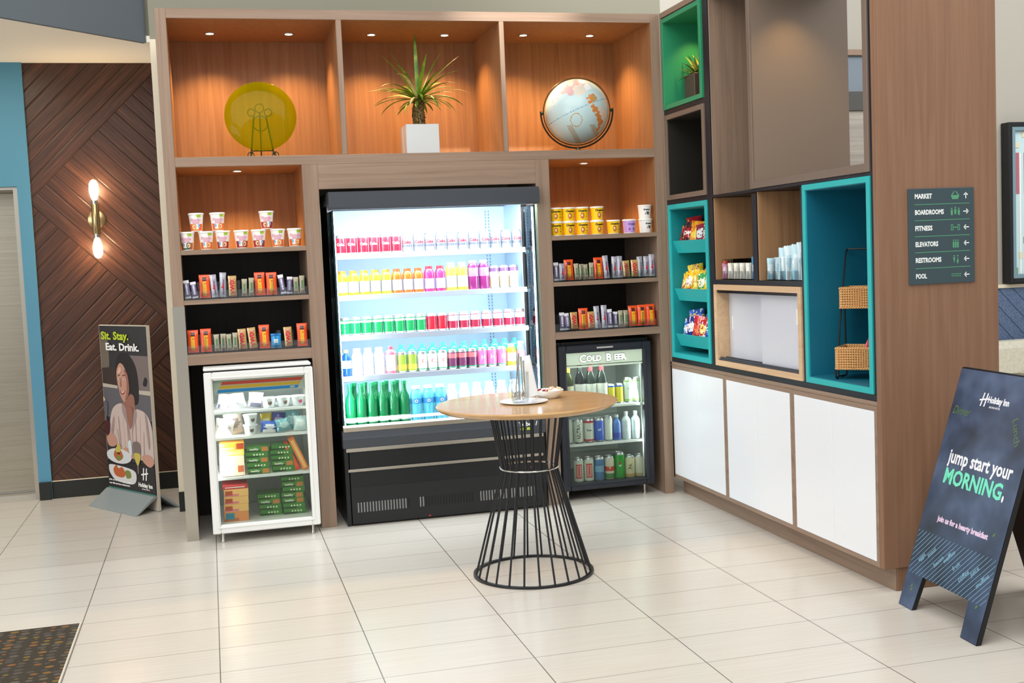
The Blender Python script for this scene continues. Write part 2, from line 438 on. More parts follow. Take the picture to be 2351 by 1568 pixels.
def put(name, me, loc, rot=(0, 0, 0), label=None, cat=None, group=None):
    o = bpy.data.objects.new(name, me); COL.objects.link(o); o.location = loc; o.rotation_euler = rot
    return tag(o, label, cat, group)
def dup(root, loc, rot=None, label=None, group=None):
    r = root.copy(); COL.objects.link(r); r.location = loc
    if rot is not None: r.rotation_euler = rot
    if label: r['label'] = label
    if group: r['group'] = group
    for ch in list(root.children):
        c = ch.copy(); COL.objects.link(c); c.parent = r
        for g in ch.children: d = g.copy(); COL.objects.link(d); d.parent = c
    return r
ORD = ['first', 'second', 'third', 'fourth', 'fifth', 'sixth', 'seventh', 'eighth', 'ninth', 'tenth', 'eleventh', 'twelfth', 'thirteenth']
def nth(i, n):
    if n == 1: return 'the only one'
    if i == 0: return 'leftmost'
    if i == n-1: return 'rightmost'
    return ORD[i]+' from left'
def FY(x0, y, z0): return lambda a, b: (x0+a, y, z0+b)
def wrap(r, z0=0.0, a0=0.0): return lambda x, y: (r*math.sin(x/r+a0), -r*math.cos(x/r+a0), z0+y)
def smooth_poly(pts, k=6):
    n = len(pts); out = []
    for i in range(n):
        p0, p1, p2, p3 = [pts[(i+j-1) % n] for j in range(4)]
        for t in range(k):
            u = t/k
            out.append(tuple(0.5*((2*p1[c])+(-p0[c]+p2[c])*u+(2*p0[c]-5*p1[c]+4*p2[c]-p3[c])*u*u+(-p0[c]+3*p1[c]-3*p2[c]+p3[c])*u**3) for c in (0, 1)))
    return out
def ell(cx, cy, rx, ry, n=28, a0=0.0):
    return [(cx+rx*math.cos(2*math.pi*i/n)*math.cos(a0)-ry*math.sin(2*math.pi*i/n)*math.sin(a0), cy+rx*math.cos(2*math.pi*i/n)*math.sin(a0)+ry*math.sin(2*math.pi*i/n)*math.cos(a0)) for i in range(n)]

# ------------------------------------------------------------------ setting
b = MB(); b.box(-4, 10, -9.5, 3.2, -0.1, 0.0); struct('floor', b, floor_m)
b = MB(); b.box(0.775, 4.3, 0.96, 1.12, 0, 5.2); struct('wall_back', b, greywall)
b = MB(); b.box(4.3, 12, 0.96, 1.12, 0, 5.2); struct('wall_right', b, lightwall)
b = MB(); b.box(0.775, 0.838, 0.90, 0.96, 0.13, 3.06); struct('trim_1', b, creamstrip)  # front of the same wall; its brighter lighting is put into the beige
b = MB(); b.box(0.773, 0.838, 0.888, 0.96, 0, 0.13); struct('baseboard_corner', b, skirt)
b = MB(); b.box(-0.115, 0.775, 1.78, 1.9, 0, 3.06); struct('wall_hall', b, herring_m)
b = MB(); b.box(-0.115, 0.775, 1.765, 1.78, 0, 0.122, 0, 0.003); b.box(-0.115, 0.775, 1.766, 1.779, 0.1222, 0.127, 1); struct('baseboard_hall', b, [skirt, creamstrip])
b = MB(); b.box(-0.2, -0.115, 1.755, 2.2, 0, 3.06); b.box(-3.5, -0.2, 1.755, 2.0, 2.21, 3.06); struct('wall_left', b, bluewall)
b = MB(); b.box(-0.198, -0.117, 1.735, 1.755, 0, 0.128, 0, 0.003); struct('baseboard_left', b, skirt)
b = MB(); b.prism([(-3.5, 1.9), (0.775, 1.9), (0.775, 1.0), (0.745, 1.0), (-3.5, -3.245)], lambda a, c, d: (a, c, d), 3.06, 3.1); struct('ceiling_hall', b, cream)
b = MB(); b.prism([(0.742, 0.9955), (-3.5, -3.2465), (-3.52, -3.2265), (0.722, 1.0155)], lambda a, c, d: (a+0.008, c-0.008, d), 3.052, 5.2); struct('trim_2', b, fascia)
b = MB(); b.box(0.60, 0.7745, 1.02, 1.12, 3.1005, 5.2); struct('wall_corner', b, greywall)
# elevator
b = MB()
b.box(-0.232, -0.2, 1.79, 2.14, 0, 2.21); b.box(-3.5, -0.232, 1.79, 2.14, 2.19, 2.21)
dr = struct('door_1', b, steel)
b = MB(); b.box(-1.6, -0.236, 2.12, 2.15, 0.012, 2.19, 0, 0.003); b.box(-0.262, -0.240, 2.105, 2.119, 0.012, 2.15, 1)
b.build('door_panel', [elev_m, silver], dr, False)
b = MB(); b.box(-1.6, -0.236, 2.02, 2.118, 0.0, 0.008); b.build('threshold', steel, dr, False)

# lounge beyond the units
b = MB(); b.box(5.2, 9.5, 0.93, 0.959, 0.0, 1.16); struct('trim_3', b, wains_m)
b = MB(); b.box(6.3, 9.5, 0.915, 0.959, 1.161, 1.19, 0, 0.003); struct('trim_4', b, creamstrip)
b = MB(); b.box(5.25, 6.25, 0.90, 0.929, 0.0, 2.56); struct('trim_5', b, grey_wood)
b = MB(); b.box(5.25, 6.25, 0.88, 0.958, 2.561, 2.70); struct('trim_6', b, mat('dark_grey_band', (78, 78, 76), 0.6))
b = MB(); b.box(5.25, 6.25, 0.90, 0.958, 2.701, 2.965); struct('trim_7', b, mat('blue_grey_band', (122, 134, 146), 0.6))
b = MB(); b.box(5.25, 6.25, 0.87, 0.958, 2.966, 3.01, 0, 0.003); struct('trim_8', b, wood_h)

t = thing('picture_frame', (7.7, 0.94, 1.2), 'black framed picture with red and white stripes hanging above the blue wainscot', 'picture')
b = MB(t.location); b.frame_y(0.86, 0.955, 7.14, 8.4, 1.2, 2.455, 0.035, 0, 0.004); b.build('frame', black, t)
b = MB(t.location); b.frame_y(0.867, 0.90, 7.176, 8.364, 1.236, 2.419, 0.028); b.build('inner_edge', mat('picture_slip', (120, 148, 160), 0.4), t)
b = MB(t.location); b.box(7.205, 8.335, 0.90, 0.906, 1.265, 2.39, 0)
for i in range(12):
    x = 7.215+i*0.09; b.box(x, x+0.045, 0.895, 0.90, 1.9, 2.22, 1); b.box(x+0.045, x+0.06, 0.896, 0.90, 1.27, 2.22, 2)
for i in range(26):
    x = 7.21+(i*0.0431) % 1.1; z = 1.27+(i*37 % 11)*0.03; b.box(x, x+0.03, 0.894, 0.90, z, z+0.05, 3+i % 2)
for i in range(14): b.box(7.21+i*0.08, 7.26+i*0.08, 0.894, 0.90, 2.26+(i*29 % 5)*0.02, 2.30+(i*29 % 5)*0.02, 4)
b.build('print', [mat('print_pale_blue', (196, 222, 226), 0.5), mat('print_rose', (176, 108, 120), 0.5), mat('print_white', (238, 240, 240), 0.5), mat('print_green', (120, 160, 132), 0.5), mat('print_cream', (226, 216, 186), 0.5)], t)

t = thing('banquette', (7.9, 0.65, 0), 'cream upholstered banquette bench in front of the blue wainscot', 'bench')
fab = fabric('cream_upholstery', (206, 202, 184), (224, 220, 204))
b = MB(t.location); b.box(6.6, 9.2, 0.70, 0.915, 0.46, 0.755, 0, 0.05); b.build('backrest', fab, t)
b = MB(t.location); b.box(6.6, 9.2, 0.20, 0.70, 0.32, 0.458, 0, 0.04); b.build('seat', fab, t)
b = MB(t.location); b.box(6.65, 9.15, 0.28, 0.88, 0.0, 0.319); b.build('base', wood_end, t)
def pillow(w, h, d, n=12):
    b = MB(); vs = []; fs = []
    for side in (-1, 1):
        for j in range(n+1):
            for i in range(n+1):
                u, v = 2*i/n-1, 2*j/n-1
                e = max(0.0, (1-u**4)*(1-v**4))**0.6; k = 1-0.07*(abs(u)*abs(v))
                vs.append((u*w/2*(0.94+0.06*v*v)*k, side*d/2*e, v*h/2*(0.94+0.06*u*u)*k))
    N = (n+1)**2
    for sidx in (0, 1):
        for j in range(n):
            for i in range(n):
                a = sidx*N+j*(n+1)+i; q = (a, a+1, a+n+2, a+n+1); fs.append(q if sidx == 0 else q[::-1])
    b.add(vs, fs, 0); return b
pl = pillow(0.46, 0.46, 0.14)
o = pl.build('cushion', fabric('tan_cushion_cloth', (196, 180, 150), (218, 204, 176)))
o.location = (7.52, 0.58, 0.70); o.rotation_euler = (-0.28, 0.12, 0.0)
tag(o, 'tan square cushion leaning on the cream banquette backrest', 'cushion')
t = thing('lounge_chair', (5.35, -1.45, 0), 'wooden chair with slim tan legs behind the black A-frame sign', 'chair')
for sx in (-1, 1):
    for sy in (-1, 1):
        b = MB(); b.tube([(sx*0.2, sy*0.2, 0.001), (sx*0.17, sy*0.17, 0.42)], [0.012, 0.018], 10); b.build('leg', mat('honey_beech', (190, 142, 72), 0.4), t)
b = MB(); b.box(-0.23, 0.23, -0.23, 0.23, 0.42, 0.48, 0, 0.03); b.build('seat', fab, t)
b = MB(); b.box(0.19, 0.24, -0.22, 0.22, 0.48, 0.82, 0, 0.02); b.build('backrest', fab, t)
for ch in list(t.children):
    if ch.name.startswith('leg'): ch.location = (0, 0, 0)
t.location = (5.26, -1.55, 0)

# carpet inset
b = MB(); b.box(-3.5, 0.389, -6.0, -1.431, 0.0004, 0.006)
tag(b.build('carpet', carpet_m, None, False), 'dark patterned carpet inset with yellow dots at the bottom left', 'carpet', None, None)
b = MB(); b.box(0.389, 0.396, -6.0, -1.431, 0.0003, 0.0075); struct('trim_9', b, mat('pale_edge_strip', (206, 200, 186), 0.4))

# ------------------------------------------------------------------ back shelving unit
XA, XB, XCL, XPL, XPR, XCR, XE, XO = 0.839, 0.902, 1.615, 1.708, 3.040, 3.129, 3.832, 3.893
D1, D2, DEP = (1.858, 1.889), (2.848, 2.876), 0.72
ZT, ZT2, ZS, ZS2 = 3.064, 3.008, 2.224, 2.169
u = thing('shelving_unit', (2.366, 0.36, 0), 'large walnut wall shelving unit with open boxes above three coolers', 'shelving unit')
L0 = u.location
def up(name, mats, boxes, bev=0.0015, smooth=False):
    b = MB(L0)
    for bx in boxes: b.box(*bx[:6], bx[6] if len(bx) > 6 else 0, bev)
    return b.build(name, mats, u, smooth)
up('side_panel', wood_v, [(XA, XB, 0, DEP, 0, ZT)]); up('side_panel', wood_v, [(XE, XO-0.001, 0, DEP, 0, ZT)])
up('top_board', wood_h, [(XB, XE, 0, DEP, ZT2, ZT)])
up('divider', wood_v, [(D1[0], D1[1], 0, DEP-0.02, ZS, ZT2)]); up('divider', wood_v, [(D2[0], D2[1], 0, DEP-0.02, ZS, ZT2)])
up('long_shelf', wood_h, [(XB, XE, 0, DEP-0.02, ZS2, ZS)])
up('post', wood_v, [(XCL, XPL, 0, DEP-0.02, 0, ZS2)]); up('post', wood_v, [(XPR, XCR, 0, DEP-0.02, 0, ZS2)])
up('header_panel', wood_h, [(XPL, XPR, 0, 0.03, 2.022, ZS2)])
up('back_panel', wood_in, [(XB, XE, DEP-0.02, DEP, ZS2, ZT2)])
up('back_panel', wood_in, [(XB, XCL, 0.66, 0.68, 1.694, ZS2)]); up('back_panel', wood_in, [(XCR, XE, 0.66, 0.68, 1.694, ZS2)])
up('shade_dark_back', wood_dark, [(XB, XCL, 0.60, 0.62, 1.09, 1.667)]); up('shade_dark_back', wood_dark, [(XCR, XE, 0.60, 0.62, 1.09, 1.667)])  # shade at the back of the shelves, put into the panel colour
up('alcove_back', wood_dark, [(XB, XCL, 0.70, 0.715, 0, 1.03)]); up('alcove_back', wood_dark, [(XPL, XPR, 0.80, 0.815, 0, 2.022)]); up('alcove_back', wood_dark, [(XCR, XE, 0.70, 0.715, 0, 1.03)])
for x0, x1 in ((XB, XCL), (XCR, XE)):
    up('shelf', wood_h, [(x0, x1, 0, 0.66, 1.667, 1.694)])
    up('shelf', wood_h, [(x0, x1, 0, 0.60, 1.379, 1.405)])
    up('shelf', wood_h, [(x0, x1, 0, 0.60, 1.028 if x0 < 2 else 1.045, 1.09)])
for x0, x1, z0, z1, yd in ((XB, D1[0], ZS, ZT2, 0.699), (D1[1], D2[0], ZS, ZT2, 0.699), (D2[1], XE, ZS, ZT2, 0.699), (XB, XCL, 1.694, ZS2, 0.659), (XCR, XE, 1.694, ZS2, 0.659)):
    up('warm_lit_lining', [wood_in], [(x0+0.0002, x0+0.0012, 0.003, yd, z0+0.0012, z1-0.0012), (x1-0.0012, x1-0.0002, 0.003, yd, z0+0.0012, z1-0.0012), (x0+0.0012, x1-0.0012, 0.003, yd, z1-0.0012, z1-0.0002)], 0)  # thin added lining with the lamp-lit orange put into its colour
b = MB(L0); b.box(XA-0.003, XB+0.0015, -0.003, 0.0, 0, 1.372); b.box(XA-0.003, XA, 0, 0.05, 0, 1.372); b.box(XB, XB+0.0015, 0, 0.05, 0, 1.028)
b.build('corner_guard', steel, u, False)
WARM = (1.0, 0.60, 0.24)
for x, y, z in [(1.144, 0.43, ZT2), (1.616, 0.43, ZT2), (2.128, 0.43, ZT2), (2.598, 0.43, ZT2), (3.115, 0.41, ZT2), (3.569, 0.41, ZT2), (1.255, 0.34, ZS2), (3.468, 0.33, ZS2)]:
    b = MB(L0); b.lathe([(0.036, -0.004), (0.036, 0.0), (0.024, 0.0), (0.024, -0.004)], (x, y, z-0.0005), 24, 0, cap=False)
    sp = b.build('spotlight', silver, u)
    b = MB(L0); b.lathe([(0.0001, -0.006), (0.014, -0.005), (0.022, -0.002), (0.022, 0.0)], (x, y, z-0.0006), 20); b.build('lens', lampwhite, sp)
    low = z < 2.5
    spot('shelf_spot_lamp', (x, y, z-0.012), 42 if not low else 44, WARM, 2.05, 0.75, 0.02, u)

# ------------------------------------------------------------------ right hand unit
X0, X1 = 3.893, 4.504
u2 = thing('display_unit', (4.2, -1.2, 0), 'walnut display wall with black grid frame and tall end panel on the right', 'shelving unit')
L0 = u2.location
def u2p(name, mats, boxes, bev=0.0015):
    b = MB(L0)
    for bx in boxes: b.box(*bx[:6], bx[6] if len(bx) > 6 else 0, bev)
    return b.build(name, mats, u2, False)
u2p('end_panel', wood_end, [(X0, X1, -2.406, -2.372, 0.108, 3.9)])
u2p('top_board', wood_y, [(X0, X1, -2.371, -0.002, 3.03, 3.064)])
u2p('counter_rail', wood_y, [(X0, X1, -2.371, -0.002, 0.8415, 0.862)])
u2p('plinth', wood_y, [(X0+0.065, X1-0.01, -2.392, -0.002, 0.0, 0.1065)])
u2p('end_plinth', wood_end, [(X0+0.072, X1-0.005, -2.398, -2.3925, 0.0, 0.1065)])
u2p('left_stile', wood_v, [(X0, X0+0.03, -0.024, -0.002, 0.108, 3.0295)])
# black grid
gx0, gx1 = X0+0.004, X1-0.004
bars = [(gx0, gx1, -2.371, -0.025, 0.8625, 0.892), (gx0, gx1, -2.371, -0.025, 3.021, 3.0295),
        (gx0, gx1, -0.700, -0.636, 0.8925, 3.0205), (gx0, gx1, -2.371, -2.351, 0.8925, 3.0205),
        (gx0, gx1, -1.2465, -1.1955, 1.392, 1.858), (gx0, gx1, -1.7495, -1.7215, 0.8925, 1.8605),
        (gx0, gx1, -2.3505, -0.7005, 1.8685, 1.8835) , (gx0, gx1, -1.721, -0.7005, 1.3675, 1.3915), (gx0, gx1, -0.6355, -0.0255, 1.8615, 1.8885), (gx0, gx1, -0.6355, -0.0255, 2.4225, 2.4535)]
for bb in bars: u2p('grid_bar', blackp, [bb], 0.001)
u2p('niche_lining', wood_niche, [(X0+0.012, X1-0.02, -0.7075, -0.7005, 1.392, 1.8675), (X1-0.02, X1-0.012, -1.195, -0.7005, 1.392, 1.8675), (X0+0.012, X1-0.02, -1.195, -1.189, 1.392, 1.858)])
u2p('niche_lining', wood_niche, [(X0+0.012, X1-0.02, -1.2535, -1.247, 1.392, 1.8675), (X1-0.02, X1-0.012, -1.721, -1.247, 1.392, 1.8675), (X0+0.012, X1-0.02, -1.721, -1.715, 1.392, 1.858)])
u2p('niche_lining', wood_v, [(X0+0.012, X1-0.02, -0.7075, -0.7005, 1.884, 3.0205), (X1-0.02, X1-0.012, -1.1955, -0.7005, 1.884, 3.0205)])

def box_unit(name, label, ya, yb, za, zb, t, mats, inner=None, back=None, proud=0.004, depth=0.58):
    """open box standing in the grid; ya is the far (left) side"""
    th = thing(name, ((X0+X1)/2, (ya+yb)/2, za), label, 'display box')
    L = th.location; y0, y1 = min(ya, yb), max(ya, yb)
    b = MB(L); b.frame_x(X0-proud, X0+depth, y0, y1, za, zb, t, 0, 0.0015); b.build('shell', mats, th, False)
    e = 0.0008
    if inner:
        b = MB(L); b.frame_x(X0+0.006, X0+depth-0.001, y0+t+e*0, y1-t, za+t, zb-t, 0.004, 0); b.build('lining', inner, th, False)
    if back:
        b = MB(L); b.box(X0+depth-0.014, X0+depth-0.002, y0+t+0.005, y1-t-0.005, za+t+0.005, zb-t-0.005); b.build('back_panel', back, th, False)
    return th
gb = box_unit('green_display_box', 'green lacquered open box at the top left of the display wall', -0.028, -0.616, 2.455, 3.02, 0.028, green, None, green)
spot('green_box_lamp', (4.10, -0.22, 2.975), 6.5, (1.0, 0.66, 0.16), 1.5, 0.8, 0.02, gb, (4.08, -0.10, 2.6))
b = MB(gb.location); b.lathe([(0.03, -0.004), (0.03, 0), (0.0001, 0.0)], (4.10, -0.22, 2.991), 20); b.build('spotlight', silver, gb)
box_unit('dark_display_box', 'taupe framed box with dark lining below the green box', -0.040, -0.628, 1.890, 2.421, 0.030, taupe, umber, umber)
bigb = box_unit('large_display_box', 'large taupe open backed box at the top of the display wall', -1.2, -2.349, 1.8845, 3.02, 0.036, taupe, taupe_in, None)
spot('large_box_lamp', (4.10, -1.44, 2.972), 16, (1.0, 0.66, 0.26), 1.7, 0.8, 0.02, bigb)
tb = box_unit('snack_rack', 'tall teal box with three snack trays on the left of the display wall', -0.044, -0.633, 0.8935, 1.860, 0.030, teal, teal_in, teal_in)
bb = box_unit('basket_niche', 'tall teal framed box holding the two tier basket beside the end panel', -1.752, -2.349, 0.8935, 1.867, 0.028, teal, mat('teal_lining_shade_blue', (16, 104, 128), 0.5), navyblue)  # bluish lining: shade deep inside the box is put into the colour
# trays of the snack rack
L = tb.location
for zt in (1.632, 1.332, 1.045):
    b = MB(L)
    pr = [(X0+0.012, zt), (X0+0.020, zt), (X0+0.052, zt-0.072), (X0+0.50, zt-0.020), (X0+0.50, zt-0.010), (X0+0.056, zt-0.060), (X0+0.05, zt-0.060)]
    pr = [(X0+0.012, zt), (X0+0.045, zt-0.078), (X0+0.52, zt-0.030), (X0+0.52, zt-0.020), (X0+0.052, zt-0.066), (X0+0.022, zt+0.001)]
    b.prism(pr, lambda a, c, d: (a, d, c), -0.598, -0.0785); b.build('tray', teal, tb, False)
# sliding cabinet
sc_ = thing('sliding_door_cabinet', (4.2, -1.19, 0.8935), 'pale oak framed cabinet with two frosted sliding doors', 'cabinet')
L = sc_.location
b = MB(L); b.frame_x(X0-0.006, X0+0.5, -1.7185, -0.7015, 0.8935, 1.366, 0.032, 0, 0.0015); b.build('frame', oak, sc_, False)
b = MB(L); b.box(X0+0.5, X0+0.51, -1.7, -0.72, 0.91, 1.35); b.build('back_panel', oak_v, sc_, False)
b = MB(L); b.box(X0+0.004, X0+0.16, -1.686, -0.734, 0.926, 0.934, 0); b.box(X0+0.012, X0+0.018, -1.686, -0.734, 0.934, 0.944, 0); b.box(X0+0.048, X0+0.054, -1.686, -0.734, 0.934, 0.944); b.build('lower_track', darkgrey, sc_, False)
b = MB(L); b.box(X0+0.004, X0+0.12, -1.686, -0.734, 1.318, 1.3335); b.build('upper_track', blackpanel, sc_, False)
b = MB(L); b.box(X0+0.075, X0+0.082, -1.27, -0.736, 0.936, 1.317, 0, 0.001); d1 = b.build('sliding_door', frost, sc_, False)
b = MB(L); b.box(X0+0.071, X0+0.075, -0.79, -0.776, 1.10, 1.18, 0, 0.001); b.build('finger_pull', plasticw, d1, False)
b = MB(L); b.box(X0+0.034, X0+0.041, -1.684, -1.215, 0.936, 1.317, 0, 0.001); d2 = b.build('sliding_door', frost, sc_, False)
b = MB(L); b.box(X0+0.030, X0+0.034, -1.62, -1.606, 1.17, 1.25, 0, 0.001); b.build('finger_pull', plasticw, d2, False)
# base cabinets
edges = [-0.004, -0.803, -1.596, -2.371]
wh = ['nearest the beer cooler', 'in the middle of the three', 'beside the walnut end panel']
for i in range(3):
    ya, yb = edges[i], edges[i+1]
    c = thing('base_cabinet', ((X0+X1)/2, (ya+yb)/2, 0.108), 'white two door base cabinet '+wh[i], 'cabinet', 'white base cabinets')
    L = c.location; y0, y1 = yb+0.001, ya-0.001
    b = MB(L); b.frame_x(X0, X0+0.58, y0, y1, 0.108, 0.8405, 0.022, 0, 0.001); b.box(X0+0.56, X0+0.579, y0+0.023, y1-0.023, 0.131, 0.818); b.build('carcass', wood_y, c, False)
    ym = (y0+y1)/2
    for a0, a1 in ((y0+0.0232, ym-0.0012), (ym+0.0012, y1-0.0232)):
        b = MB(L); b.box(X0-0.001, X0+0.018, a0, a1, 0.1315, 0.8385-0.021, 0, 0.0012); b.build('door', whitedoor, c, False)
# wayfinding sign on end panel
sg = thing('wayfinding_sign', (4.208, -2.406, 1.376), 'dark teal wayfinding sign listing market and boardrooms on the end panel', 'sign')
L = sg.location
b = MB(L); b.box(4.042, 4.376, -2.414, -2.4065, 1.377, 1.8, 0, 0.001); b.build('sign_plate', mat('sign_dark_teal', (54, 72, 78), 0.5), sg, False)
sw, sgn = mat('sign_white', (232, 236, 234), 0.5), mat('sign_green', (84, 150, 112), 0.5)
b = MB(L); bl = MB(L); bi = MB(L); ba = MB(L)
rows = ['MARKET', 'BOARDROOMS', 'FITNESS', 'ELEVATORS', 'RESTROOMS', 'POOL']
YF = -2.4146
for i, r in enumerate(rows):
    z = 1.765-0.0705*i
    vs, fs = glyph(r, 0.0285, 0.0012); mn = min(v[0] for v in vs); mx = max(v[0] for v in vs); k = [0.087, 0.146, 0.087, 0.115, 0.13, 0.055][i]/(mx-mn)
    b.add([(4.074+(v[0]-mn)*k, YF, z+v[1]) for v in vs], fs)
    if i < 5: bl.box(4.072, 4.352, YF, YF+0.0006, z-0.0365, z-0.0335)
    cx = 4.2785
    F = FY(cx, YF, z)
    if i == 0:
        bi.flat([(-0.022, 0.002), (0.022, 0.002), (0.015, -0.016), (-0.015, -0.016)], F)
        for s in (-1, 1): bi.flat([(s*0.02, 0.002), (s*0.006, 0.02), (s*0.002, 0.018), (s*0.014, 0.002)][::s], F)
    elif i == 1:
        for dx, dz in ((-0.018, 0.004), (0, 0.008), (0.018, 0.004)): bi.flat(ell(dx, dz+0.009, 0.004, 0.004, 10), F); bi.flat([(dx-0.005, dz-0.02), (dx+0.005, dz-0.02), (dx+0.006, dz+0.003), (dx-0.006, dz+0.003)], F)
    elif i == 2:
        for s in (-1, 1): bi.box(cx+s*0.017-0.006, cx+s*0.017-0.003, YF, YF+.0006, z-0.013, z+0.013); bi.box(cx+s*0.017+0.003, cx+s*0.017+0.006, YF, YF+.0006, z-0.013, z+0.013); bi.box(cx+s*0.017-0.003, cx+s*0.017+0.003, YF, YF+.0006, z+0.01, z+0.013); bi.box(cx+s*0.017-0.003, cx+s*0.017+0.003, YF, YF+.0006, z-0.013, z-0.01)
        bi.box(cx-0.011, cx+0.011, YF, YF+.0006, z-0.002, z+0.002)
    elif i == 3:
        for dx in (-0.011, 0, 0.011): bi.flat(ell(dx, 0.013, 0.0035, 0.0035, 10), F); bi.flat([(dx-0.004, -0.02), (dx+0.004, -0.02), (dx+0.0045, 0.007), (dx-0.0045, 0.007)], F)
    elif i == 4:
        for dx in (-0.009, 0.009): bi.flat(ell(dx, 0.014, 0.004, 0.004, 10), F)
        bi.flat([(-0.009, -0.02), (-0.003, 0.008), (-0.015, 0.008)], F); bi.flat([(0.003, -0.012), (0.015, -0.012), (0.009, 0.009)], F); bi.flat([(0.006, -0.02), (0.012, -0.02), (0.012, -0.012), (0.006, -0.012)], F)
    else:
        for w_ in range(2):
            for k2 in range(5): bi.flat([(-0.025+k2*0.01, -0.004+w_*0.009), (-0.02+k2*0.01, -0.008+w_*0.009), (-0.015+k2*0.01, -0.004+w_*0.009), (-0.02+k2*0.01, -0.002+w_*0.009)], F)
    ang = [math.pi/2, 0, math.pi, math.pi, math.pi, math.pi][i]; ax = 4.3335
    def AR(a, c_): return (ax+a*math.cos(ang)-c_*math.sin(ang), YF, z+a*math.sin(ang)+c_*math.cos(ang))
    ba.flat([(-0.014, -0.0022), (0.010, -0.0022), (0.010, 0.0022), (-0.014, 0.0022)], AR)
    for s in (-1, 1): ba.flat([(0.014, 0.0), (0.003, s*0.012), (0.0, s*0.009), (0.008, 0.0)][::s], AR)
b.build('lettering', sw, sg, False); bl.build('divider_lines', sgn, sg, False); bi.build('icons', sgn, sg, False); ba.build('arrows', sw, sg, False)

# ------------------------------------------------------------------ tall open cooler
CX0, CX1 = 1.768, 3.022
t = thing('open_drinks_cooler', (2.395, 0.3, 0), 'tall black open front drinks cooler glowing white in the middle alcove', 'refrigerator')
ck = t; L = t.location
def cp(name, mats, boxes, bev=0.002, par=None, smooth=False):
    b = MB(L)
    for bx in boxes: b.box(*bx[:6], bx[6] if len(bx) > 6 else 0, bev)
    return b.build(name, mats, par or t, smooth)
b = MB(L); b.prism([(-0.075, 1.895), (-0.085, 1.91), (-0.085, 1.985), (-0.07, 2.0), (0.72, 2.0), (0.72, 1.93), (0.02, 1.93), (-0.01, 1.895)], lambda a, c, d: (d, a, c), 1.752, 3.036); b.build('canopy', darkgrey, t, False)
cp('side_panel', blackpanel, [(CX0, CX0+0.026, 0.22, 0.74, 0.0, 1.929), (CX0, CX0+0.026, -0.03, 0.22, 0.0, 0.60)]); cp('side_panel', blackpanel, [(CX1-0.026, CX1, 0.22, 0.74, 0.0, 1.929), (CX1-0.026, CX1, -0.03, 0.22, 0.0, 0.60)])
for x in (CX0+0.004, CX1-0.012):
    sgp = cp('side_glass', coolglass, [(x, x+0.008, -0.018, 0.219, 0.602, 1.893)], 0.001)
    cp('glass_edge', mat('dark_glass_edge', (12, 46, 52), 0.2), [(x-0.001, x+0.009, -0.026, -0.0185, 0.602, 1.893)], 0.001, sgp)
cp('back_liner', cooler_in, [(CX0+0.027, CX1-0.027, 0.64, 0.66, 0.59, 1.92)]); cp('side_liner', cooler_in, [(CX0+0.0262, CX0+0.03, 0.222, 0.639, 0.59, 1.92)], 0); cp('side_liner', cooler_in, [(CX1-0.03, CX1-0.0262, 0.222, 0.639, 0.59, 1.92)], 0)
cp('deck', white, [(CX0+0.028, CX1-0.028, 0.02, 0.639, 0.560, 0.585)])
b = MB(L)
for i in range(2):
    for k in range(60): b.box(2.86+i*0.022, 2.865+i*0.022, 0.632, 0.6392, 0.64+k*0.021, 0.652+k*0.021)
b.build('wall_slots', mat('slot_blue_grey', (96, 140, 176), 0.5), t, False)
for k, z in enumerate((1.634, 1.383, 1.138, 0.889)):
    s_ = cp('cooler_shelf', white, [(CX0+0.032, CX1-0.032, 0.142, 0.638, z-0.018, z-0.001)])
    cp('price_rail', mat('price_rail_grey', (142, 150, 162), 0.4), [(CX0+0.03, CX1-0.03, 0.130, 0.1415, z-0.031, z+0.001)], 0.001, s_)
    cp('shelf_lamp', ledwhite, [(CX0+0.06, CX1-0.06, 0.150, 0.162, z-0.026, z-0.0185)], 0, s_)
    area('shelf_lamp_light', (2.395, 0.17, z-0.03), (2.395, 0.45, z-0.27), 1.14, 0.03, 2.2, (0.86, 0.94, 1.0), t)
cp('canopy_lamp', ledwhite, [(CX0+0.03, CX1-0.03, -0.005, 0.03, 1.905, 1.925)], 0)
area('canopy_lamp_light', (2.395, 0.0, 1.90), (2.395, 0.26, 1.2), 1.2, 0.05, 34, (0.86, 0.94, 1.0), t)
for x, s in ((CX0+0.018, 1), (CX1-0.018, -1)):
    cp('mullion_lamp', ledwhite, [(x-0.003, x+0.003, -0.012, -0.006, 0.64, 1.88)], 0)
    area('mullion_lamp_light', (x+s*0.006, -0.004, 1.26), (2.395, 0.24, 1.26), 0.02, 1.2, 7.0, (0.86, 0.94, 1.0), t)
cp('stock_rail', white, [(CX0+0.03, CX1-0.03, 0.030, 0.036, 0.622, 0.640)], 0.001)
b = MB(L); b.prism([(-0.045, 0.574), (-0.048, 0.600), (-0.035, 0.613), (0.02, 0.605), (0.02, 0.574)], lambda a, c, d: (d, a, c), CX0+0.002, CX1-0.002); b.build('steel_lip', steel, t, False)
b = MB(L); b.prism([(-0.042, 0.573), (-0.052, 0.53), (-0.044, 0.475), (0.02, 0.475), (0.02, 0.573)], lambda a, c, d: (d, a, c), CX0-0.004, CX1+0.002); b.build('bumper_panel', darkgrey, t, False)
cp('lower_panel', blackpanel, [(CX0+0.03, CX1-0.03, -0.036, 0.02, 0.012, 0.474)])
cp('trim_strip', steel, [(CX0+0.012, CX1-0.012, -0.046, -0.037, 0.450, 0.473)]); cp('trim_strip', steel, [(CX0+0.018, CX1-0.018, -0.046, -0.037, 0.329, 0.347)])
cp('kick_panel', mat('kick_panel_black', (24, 25, 27), 0.42), [(CX0+0.03, CX1-0.03, -0.040, -0.0365, 0.012, 0.232)])
n = 62
